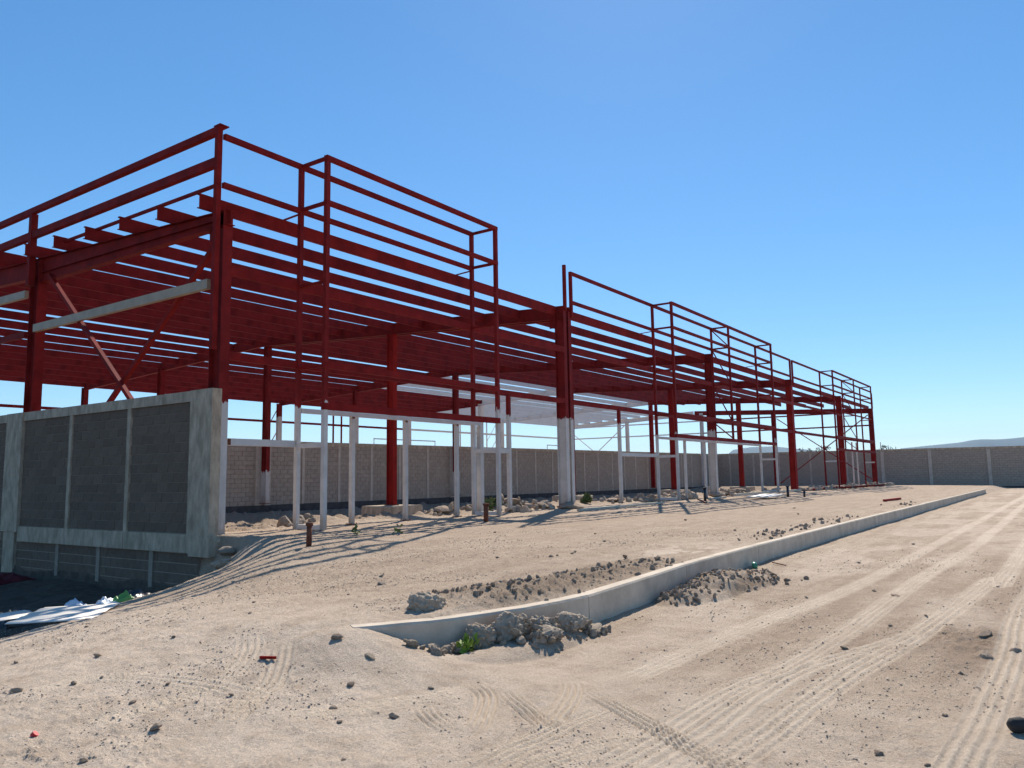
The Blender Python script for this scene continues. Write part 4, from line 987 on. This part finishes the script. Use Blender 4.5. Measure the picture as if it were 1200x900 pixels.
CLODS = {
 'small dirt clod lying on the bare slope left of the kerb': ('loose clods on the left slope',
  [(-6.10, -7.56, .09), (-5.54, -7.66, .055), (-5.36, -5.94, .07), (-6.40, -6.94, .06), (-6.83, -7.97, .10), (-6.58, -8.19, .07), (-6.40, -8.21, .05), (-6.28, -8.79, .06),
   (-6.59, -8.92, .075), (-6.75, -9.43, .085), (-7.19, -9.54, .06), (-2.06, -6.57, .10), (-5.1, -6.9, .05), (-4.7, -7.5, .05), (-4.2, -6.9, .06), (-3.4, -7.4, .05), (-3.9, -5.9, .06), (-3.0, -4.9, .07)]),
 'small dirt clod lying on the tyre marked dirt road': ('loose clods on the dirt road',
  [(-5.66, -9.82, .085), (-5.99, -10.02, .075), (-6.11, -10.2, .055), (-5.87, -10.39, .08), (-5.38, -10.25, .055), (-6.45, -10.6, .04), (-5.1, -10.41, .03), (-.14, -11.2, .065), (-1.42, -12.26, .06),
   (-4.15, -12.99, .05), (-.73, -12.46, .05), (-2.64, -12.13, .08), (-2.32, -9.93 - .25, .04), (-4.95, -13.0, .04), (-4.91, -12.78, .07), (-6.19, -9.33, .05), (-3.07, -12.97, .05), (1.69, -12.91, .06), (3.6, -11.0, .07), (7.5, -11.2, .1)]),
 'small dirt clod lying on the flat dirt platform behind the kerb': ('loose clods on the platform',
  [(-.27, -7.06, .09), (.04, -7.75, .11), (.2, -7.75, .05), (.56, -7.78, .11), (.75, -7.72, .06), (-.05, -7.6, .05), (2.6, -7.2, .08), (4.1, -6.2, .09), (6.2, -8.2, .1), (9, -6.0, .12), (13, -7.6, .12), (17, -6.4, .13), (3.3, -4.4, .09), (21, -8.3, .15)])}
for lab, (grp, pts_) in CLODS.items():
    for i, (x, y, sz) in enumerate(pts_):
        sz *= 0.78
        o = link('dirt_clod', (CL + CLL[:1])[(i * 5) % 7], None, (x, y, gz(x, y) + sz * .14), (random.uniform(-.4, .4), random.uniform(-.4, .4), random.uniform(0, 6.28)))
        o.scale = (sz, sz * random.uniform(.7, 1), sz * random.uniform(.55, .85)); tag(o, lab, 'clod', grp)
rock(CL[2], -1.54, -13.0, .17, .12, .11, 'dark clod beside the rightmost tyre track', 'clod', 'dirt_clod')
rock(CL[3], -2.40, -13.06, .14, .11, .10, 'low dark clod just below the dark clod by the rightmost track', 'clod', 'dirt_clod')
rock(CL[5], -2.07, -13.24, .10, .08, .07, 'clod lying on the rightmost tyre track', 'clod', 'dirt_clod')
rock(CL[0], -5.28, -9.27, .10, .09, .08, 'brown clod just left of the buried kerb tip', 'clod', 'dirt_clod')
rock(CL[4], .5, -12.0, .16, .09, .05, 'flat dark crumb between the two central tyre tracks', 'clod', 'dirt_clod')
rock(CLL[3], .77, -11.73, .09, .05, .04, 'white stone chip on the second tyre track', 'rock')
rock(CLL[4], -5.30, -9.63, .11, .07, .04, 'flat pale stone on the slope under the kerb tip', 'rock')

# pebbles: fine gravel over the near ground
def pebbles():
    n = 100000
    u = rng.random(n); az = YAW + math.radians(44) * (rng.random(n) * 2 - 1); r = 2.0 * (16 / 2.0) ** (u ** 0.8)
    x = CAM_LOC[0] + r * np.cos(az); y = CAM_LOC[1] + r * np.sin(az)
    ok = (np.abs(y - kerb_y(x)) > .2) | (x < -5.4)
    clump = fbm(x, y, 1.1, 3, 0.6, 12)
    s = y - kerb_y(x); roadm = (s < 0) & (x > -5.5)
    keep = ok & (rng.random(n) < np.where(roadm, 0.30, 0.75) * sst(-0.45, 0.55, clump) * 1.5)
    x, y = x[keep], y[keep]; n = len(x)
    size = 0.0030 * (4.0 ** (rng.random(n) ** 2.7)) * np.clip(0.55 + 0.09 * np.hypot(x - CAM_LOC[0], y - CAM_LOC[1]), .6, 1.6)
    z = ground_height(x, y)
    b = np.array([(0, 0, 1), (.89, 0, .45), (.28, .85, .45), (-.72, .53, .45), (-.72, -.53, .45), (.28, -.85, .45), (0, 0, -.6)], float)
    t = np.array([(0, 1, 2), (0, 2, 3), (0, 3, 4), (0, 4, 5), (0, 5, 1), (6, 2, 1), (6, 3, 2), (6, 4, 3), (6, 5, 4), (6, 1, 5)])
    ang = rng.random(n) * 6.28; ca, sa = np.cos(ang), np.sin(ang)
    P = b[None] * (0.75 + 0.5 * rng.random((n, 7, 1)))
    px = P[..., 0] * ca[:, None] - P[..., 1] * sa[:, None] * .75; py = P[..., 0] * sa[:, None] + P[..., 1] * ca[:, None] * .75
    V = np.stack([x[:, None] + px * size[:, None], y[:, None] + py * size[:, None], z[:, None] + (P[..., 2] * .55 + .12) * size[:, None]], -1).reshape(-1, 3)
    F = (t[None] + (np.arange(n) * 7)[:, None, None]).reshape(-1, 3)
    tag(link('gravel', np_mesh('gravel', V, F, PEB)), 'fine loose pebbles over the dirt', kind='stuff')
pebbles()

# ------------------------------------------------------------------ small things
def pipe_stub(x, y, h, r, label, m=RUST, flange=True):
    z = gz0(x, y) - .03
    root = thing('pipe_stub', label, 'pipe', (x, y, z))
    world_part('pipe', MB().tube([(x, y, z), (x + .01, y, z + h)], r, 12).mesh('pipe', m, True), root)
    if flange: world_part('pipe_cap', MB().tube([(x + .01, y, z + h), (x + .01, y, z + h + .05)], r * 1.35, 12).mesh('pipe_cap', m, True), root)
pipe_stub(-0.52, -3.42, .36, .045, 'short rusty pipe stub standing alone in the dirt before the frame')
pipe_stub(5.95, -2.2, .42, .06, 'rusty pipe stub with burred sides by the white posts', RUST)
pipe_stub(22.4, -1.3, .55, .06, 'dark pipe stub left of the single white column', TARPB)
pipe_stub(28.8, -2.9, .5, .06, 'dark pipe stub near the white scrap sheet', TARPB)
pipe_stub(29.0, -3.6, .3, .05, 'shortest dark pipe stub right of the white scrap sheet', TARPB)
def plank(p, q, wd, ht, label, name, m, cat):
    o = link(name, MB().bar(p, q, wd, ht).mesh(name, m)); return tag(o, label, cat)
plank((11.8, -1.35, gz0(11.8, -1.35) + .04), (18.9, -1.0, gz0(18.9, -1) + .05), .1, .07, 'long pale plank lying right of the white double column', 'wood_plank', WOOD, 'plank')
plank((24.0, -0.9, gz0(24, -.9) + .05), (27.0, -0.5, gz0(27, -.5) + .05), .12, .07, 'pale plank lying left of the single white column', 'wood_plank', WOOD, 'plank')
plank((28.0, -0.6, .0), (40.0, -0.5, -.04), .12, .1, 'long pale plank running toward the farther red column', 'wood_plank', WOOD, 'plank')
plank((19.2, -2.6, gz0(19.2, -2.6) + .03), (21.6, -1.3, gz0(21.6, -1.3) + .1), .05, .05, 'dark thin bar slanting on the ground by the doorway', 'steel_bar', RUST, 'bar')
plank((24.8, -7.75, gz0(24.8, -7.75) + .05), (27.4, -7.92, gz0(27.4, -7.92) + .05), .1, .08, 'red steel offcut lying on the platform near the kerb', 'steel_offcut', RED2, 'steel offcut')
for i, (p, q) in enumerate((((48, -.6), (52.5, -1.2)), ((50, -.9), (57, -1.5)), ((55.5, -.8), (61, -1.6)), ((43.5, -.4), (48.5, -.2)))):
    plank((*p, gz0(*p) + .12), (*q, gz0(*q) + .12), .12, .12, ('red steel length lying at the foot of the far columns, leftmost', 'red steel length lying across the middle of the far scrap', 'red steel length lying nearest the end column', 'red steel length lying beside the double red column')[i], 'steel_offcut', RED, 'steel offcut')
plank((2.95, -9.9, gz0(2.95, -9.9) + .03), (2.74, -10.16, gz0(2.74, -10.16) + .02), .015, .015, 'thin rusty rod lying by the brown soil heap', 'steel_rod', RUST, 'rod')
plank((-5.69, -8.95, gz0(-5.69, -8.95) + .015), (-5.67, -9.09, gz0(-5.67, -9.09) + .02), .018, .018, 'short red stick lying on the left slope', 'red_stick', RED2, 'stick')
o = link('scrap_sheet', MB().bar((25.3, -2.6, gz0(25.3, -2.6) + .1), (27.4, -2.6, gz0(27.4, -2.6) + .16), 1.0, .05).mesh('scrap_sheet', SHEET)); tag(o, 'white scrap sheet lying before the third red column', 'sheet')
# bottle cap and bits
z = gz(-7.16, -8.94); tag(link('red_disc', MB().tube([(-7.16, -8.94, z - .002), (-7.15, -8.95, z + .014)], .018, 12).mesh('red_disc', REDP)), 'tiny round red plastic cap on the dirt at lower left', 'bottle cap')
z = gz0(2.35, -9.82); tag(link('bottle_piece', MB().tube([(2.3, -9.84, z + .03), (2.4, -9.80, z + .05), (2.45, -9.78, z + .05)], [.04, .04, .015], 10).mesh('bottle_piece', GREENP, True)), 'small green bottle lying against the kerb', 'bottle')
# black rubber bung at the right edge
z = gz(-4.29, -13.34)
root = thing('rubber_bung', 'black rubber bung lying by the right tyre track', 'rubber part', (-4.29, -13.34, z))
world_part('bung_body', MB().tube([(-4.31, -13.31, z + .022), (-4.30, -13.325, z + .03), (-4.275, -13.36, z + .035), (-4.26, -13.385, z + .033)], [.026, .040, .040, .030], 16).mesh('bung_body', RUBBER, True), root)
# corrugated sheet and plastic by the trench
def corrugated(name, o, u, v, nu, label, lift=0.0):
    """sheet with corner o, long edge u, short edge v; ribs run along u"""
    o = Vector(o); u = Vector(u); v = Vector(v); n = u.cross(v).normalized()
    if n.z < 0: n = -n
    V = []; F = []; M = 2
    for i in range(nu + 1):
        k = i % 4; h = 0.008 if k in (1, 2) else 0
        for j in range(M + 1):
            p = o + u * (j / M) + v * (i / nu) + n * h; V.append(tuple(p))
    for i in range(nu):
        for j in range(M): F.append((i * (M + 1) + j, i * (M + 1) + j + 1, (i + 1) * (M + 1) + j + 1, (i + 1) * (M + 1) + j))
    me = np_mesh(name, V, F, SHEET); ob = link(name, me); md = ob.modifiers.new('thick', 'SOLIDIFY'); md.thickness = 0.006
    return tag(ob, label, 'sheet')
corrugated('roof_sheet', (-5.02, -3.42, -.585), (0.42, -1.12, 0.085), (0.95, 1.10, -0.03), 16, 'white ribbed roofing sheet lying at the trench edge')
corrugated('roof_sheet', (-4.95, -2.55, -.68), (0.75, 0.1, 0.0), (0.15, 0.75, -0.02), 8, 'white ribbed sheet half hidden at the left edge')
def tarp(name, cx, cy, cz, a, b, h, ang, m, label, seed, cat='plastic'):
    from mathutils import noise as N
    V = []; F = []; n = 22
    for i in range(n + 1):
        for j in range(n + 1):
            u, v = i / n * 2 - 1, j / n * 2 - 1
            r = max(abs(u), abs(v)); q = N.fractal(Vector((u * 1.7 + seed, v * 1.7, seed)), 0.8, 2, 4)
            z = h * (max(0, 1 - r ** 2)) * (0.65 + 0.6 * q) + 0.015
            uu = u * a * (1 + .12 * q); vv = v * b * (1 + .15 * N.noise(Vector((u * 2, v * 2, seed + 4))))
            V.append((cx + uu * math.cos(ang) - vv * math.sin(ang), cy + uu * math.sin(ang) + vv * math.cos(ang), cz + z))
    for i in range(n):
        for j in range(n): F.append((i * (n + 1) + j, (i + 1) * (n + 1) + j, (i + 1) * (n + 1) + j + 1, i * (n + 1) + j + 1))
    ob = link(name, np_mesh(name, V, F, m, True)); md = ob.modifiers.new('thick', 'SOLIDIFY'); md.thickness = 0.004
    return tag(ob, label, cat)
tarp('plastic_sack', -3.55, -2.05, -.80, .22, .18, .16, -.4, TARPW, 'crumpled pale plastic sack behind the white roofing sheet', 2.2)
tarp('plastic_sack', -3.15, -2.2, -.77, .26, .2, .17, -.2, TARPW, 'pale blue sack beside the green plastic', 5.1)
tarp('plastic_sack', -2.95, -2.25, -.70, .15, .12, .13, -.2, TARPG, 'green plastic scrap between the pale sacks', 6.1)
tarp('plastic_sack', -2.7, -2.2, -.68, .22, .16, .12, .2, TARPB, 'dark plastic sack right of the green scrap', 7.7)
tarp('plastic_sack', -4.1, -1.5, -.92, .35, .28, .22, .3, TARPB, 'black plastic bag at the left edge of the trench', 9.4)
tarp('cloth_bundle', -1.0, 6.4, -1.2, .55, .4, .3, .3, mat('dark_red_cloth', (0.12, 0.02, 0.025), .9, .2, 5), 'dull red bundle in the shade under the block wall', 3.3)

# ------------------------------------------------------------------ plants
def leaf_cloud(name, spots, n, size, m, seed, up=0.5):
    r = random.Random(seed); V = []; F = []
    for k in range(n):
        cx, cy, cz, rx, ry, rz = r.choice(spots)
        d = Vector((r.gauss(0, 1), r.gauss(0, 1), r.gauss(0, 1))).normalized() * (r.random() ** .45)
        p = Vector((cx + d.x * rx, cy + d.y * ry, cz + d.z * rz))
        a = Vector((r.gauss(0, 1), r.gauss(0, 1), r.gauss(0, 1) + up)).normalized(); b = a.orthogonal().normalized(); b.rotate(__import__('mathutils').Quaternion(a, r.uniform(0, 6.28)))
        s = size * r.uniform(.6, 1.4); i = len(V); c = a.cross(b)
        V += [tuple(p - b * s * .28), tuple(p + c * s * .1 + a * s * .5 - b * .3 * s), tuple(p + a * s), tuple(p + a * s * .5 + b * s * .3)]
        F.append((i, i + 1, i + 2, i + 3))
    return np_mesh(name, V, F, m)
def weed(x, y, h, n, label, m, sz, seed, z=None):
    z = gz0(x, y) if z is None else z
    root = thing('weed', label, 'plant', (x, y, z))
    world_part('stem', MB().tube([(x, y, z - .02), (x + .01, y, z + h * .5), (x, y + .02, z + h * .8)], h * .03, 5).mesh('stem', m), root)
    world_part('leaves', leaf_cloud('leaves', [(x, y, z + h * .5, h * .55, h * .55, h * .45)], n, sz, m, seed), root)
weed(-4.50, -9.86, .12, 60, 'bright green leafy sprout growing on the kerb heap', LEAF, .055, 1, z=-.31)
weed(9.6, .5, .28, 130, 'dusty green weed left of the white double column foot', WEED, .16, 2)
weed(10.6, .9, .24, 100, 'low dusty weed touching the white double column lump', WEED, .15, 3)
weed(16.3, .9, .28, 120, 'grey green weed right of the white double column', WEED, .16, 4)
weed(1.2, -2.7, .14, 14, 'tiny dry weed near the rusty pipe stub', WEED, .09, 5)
weed(1.9, -3.1, .18, 14, 'thin dry weed right of the rusty pipe stub', WEED, .09, 6)
def tree(px, py, dist, wd, h0, label, bare=False, seed=0):
    """tree beyond the wall: (px, py) its top in the photo's frame at the given distance"""
    d = ray_dir(px, py); d = d / math.hypot(d.x, d.y); top = Vector(CAM_LOC) + d * dist
    x, y, zt = top.x, top.y, top.z; zb = -0.7; h = zt - zb; r = random.Random(seed)
    root = thing('tree', label, 'tree', (x, y, zb))
    tr = MB().tube([(x, y, zb), (x + .1, y, zb + h * .5), (x, y + .1, zb + h * .92)], [h * .035, h * .022, h * .006], 7)
    spots = []
    for k in range(9 if not bare else 14):
        a = r.uniform(0, 6.28); hh = r.uniform(.4, .85) * h; L = wd * r.uniform(.3, .8)
        e = (x + math.cos(a) * L, y + math.sin(a) * L, zb + hh + L * .6)
        e = (e[0], e[1], min(e[2], zt - .05))
        tr.tube([(x, y, zb + hh * .8), ((x + e[0]) / 2, (y + e[1]) / 2, zb + hh), e], [h * .014, h * .009, h * .004], 5)
        rr = wd * r.uniform(.25, .45); spots.append((e[0], e[1], e[2] - rr * .35, rr, rr, rr * .75))
    world_part('trunk', tr.mesh('trunk', BARK), root)
    world_part('crown', leaf_cloud('crown', spots, 700 if not bare else 120, wd * .13, TREEL, seed), root)
tree(941, 521, 170, 1.0, 0, 'small round dark tree above the wall, leftmost of the row', seed=1)
tree(949, 522, 170, 1.0, 0, 'small bush crown second from left above the wall', seed=2)
tree(963, 518, 170, 1.7, 0, 'widest dark tree above the wall beside the cross braces', seed=3)
tree(1032, 514, 160, 1.0, 0, 'upright dark tree just right of the end column', seed=4)
tree(1041, 518, 170, 1.4, 0, 'thin bare tree right of the end column', True, seed=5)
tree(1050, 520, 170, 1.3, 0, 'faint bare shrub at the right end of the tree row', True, seed=6)
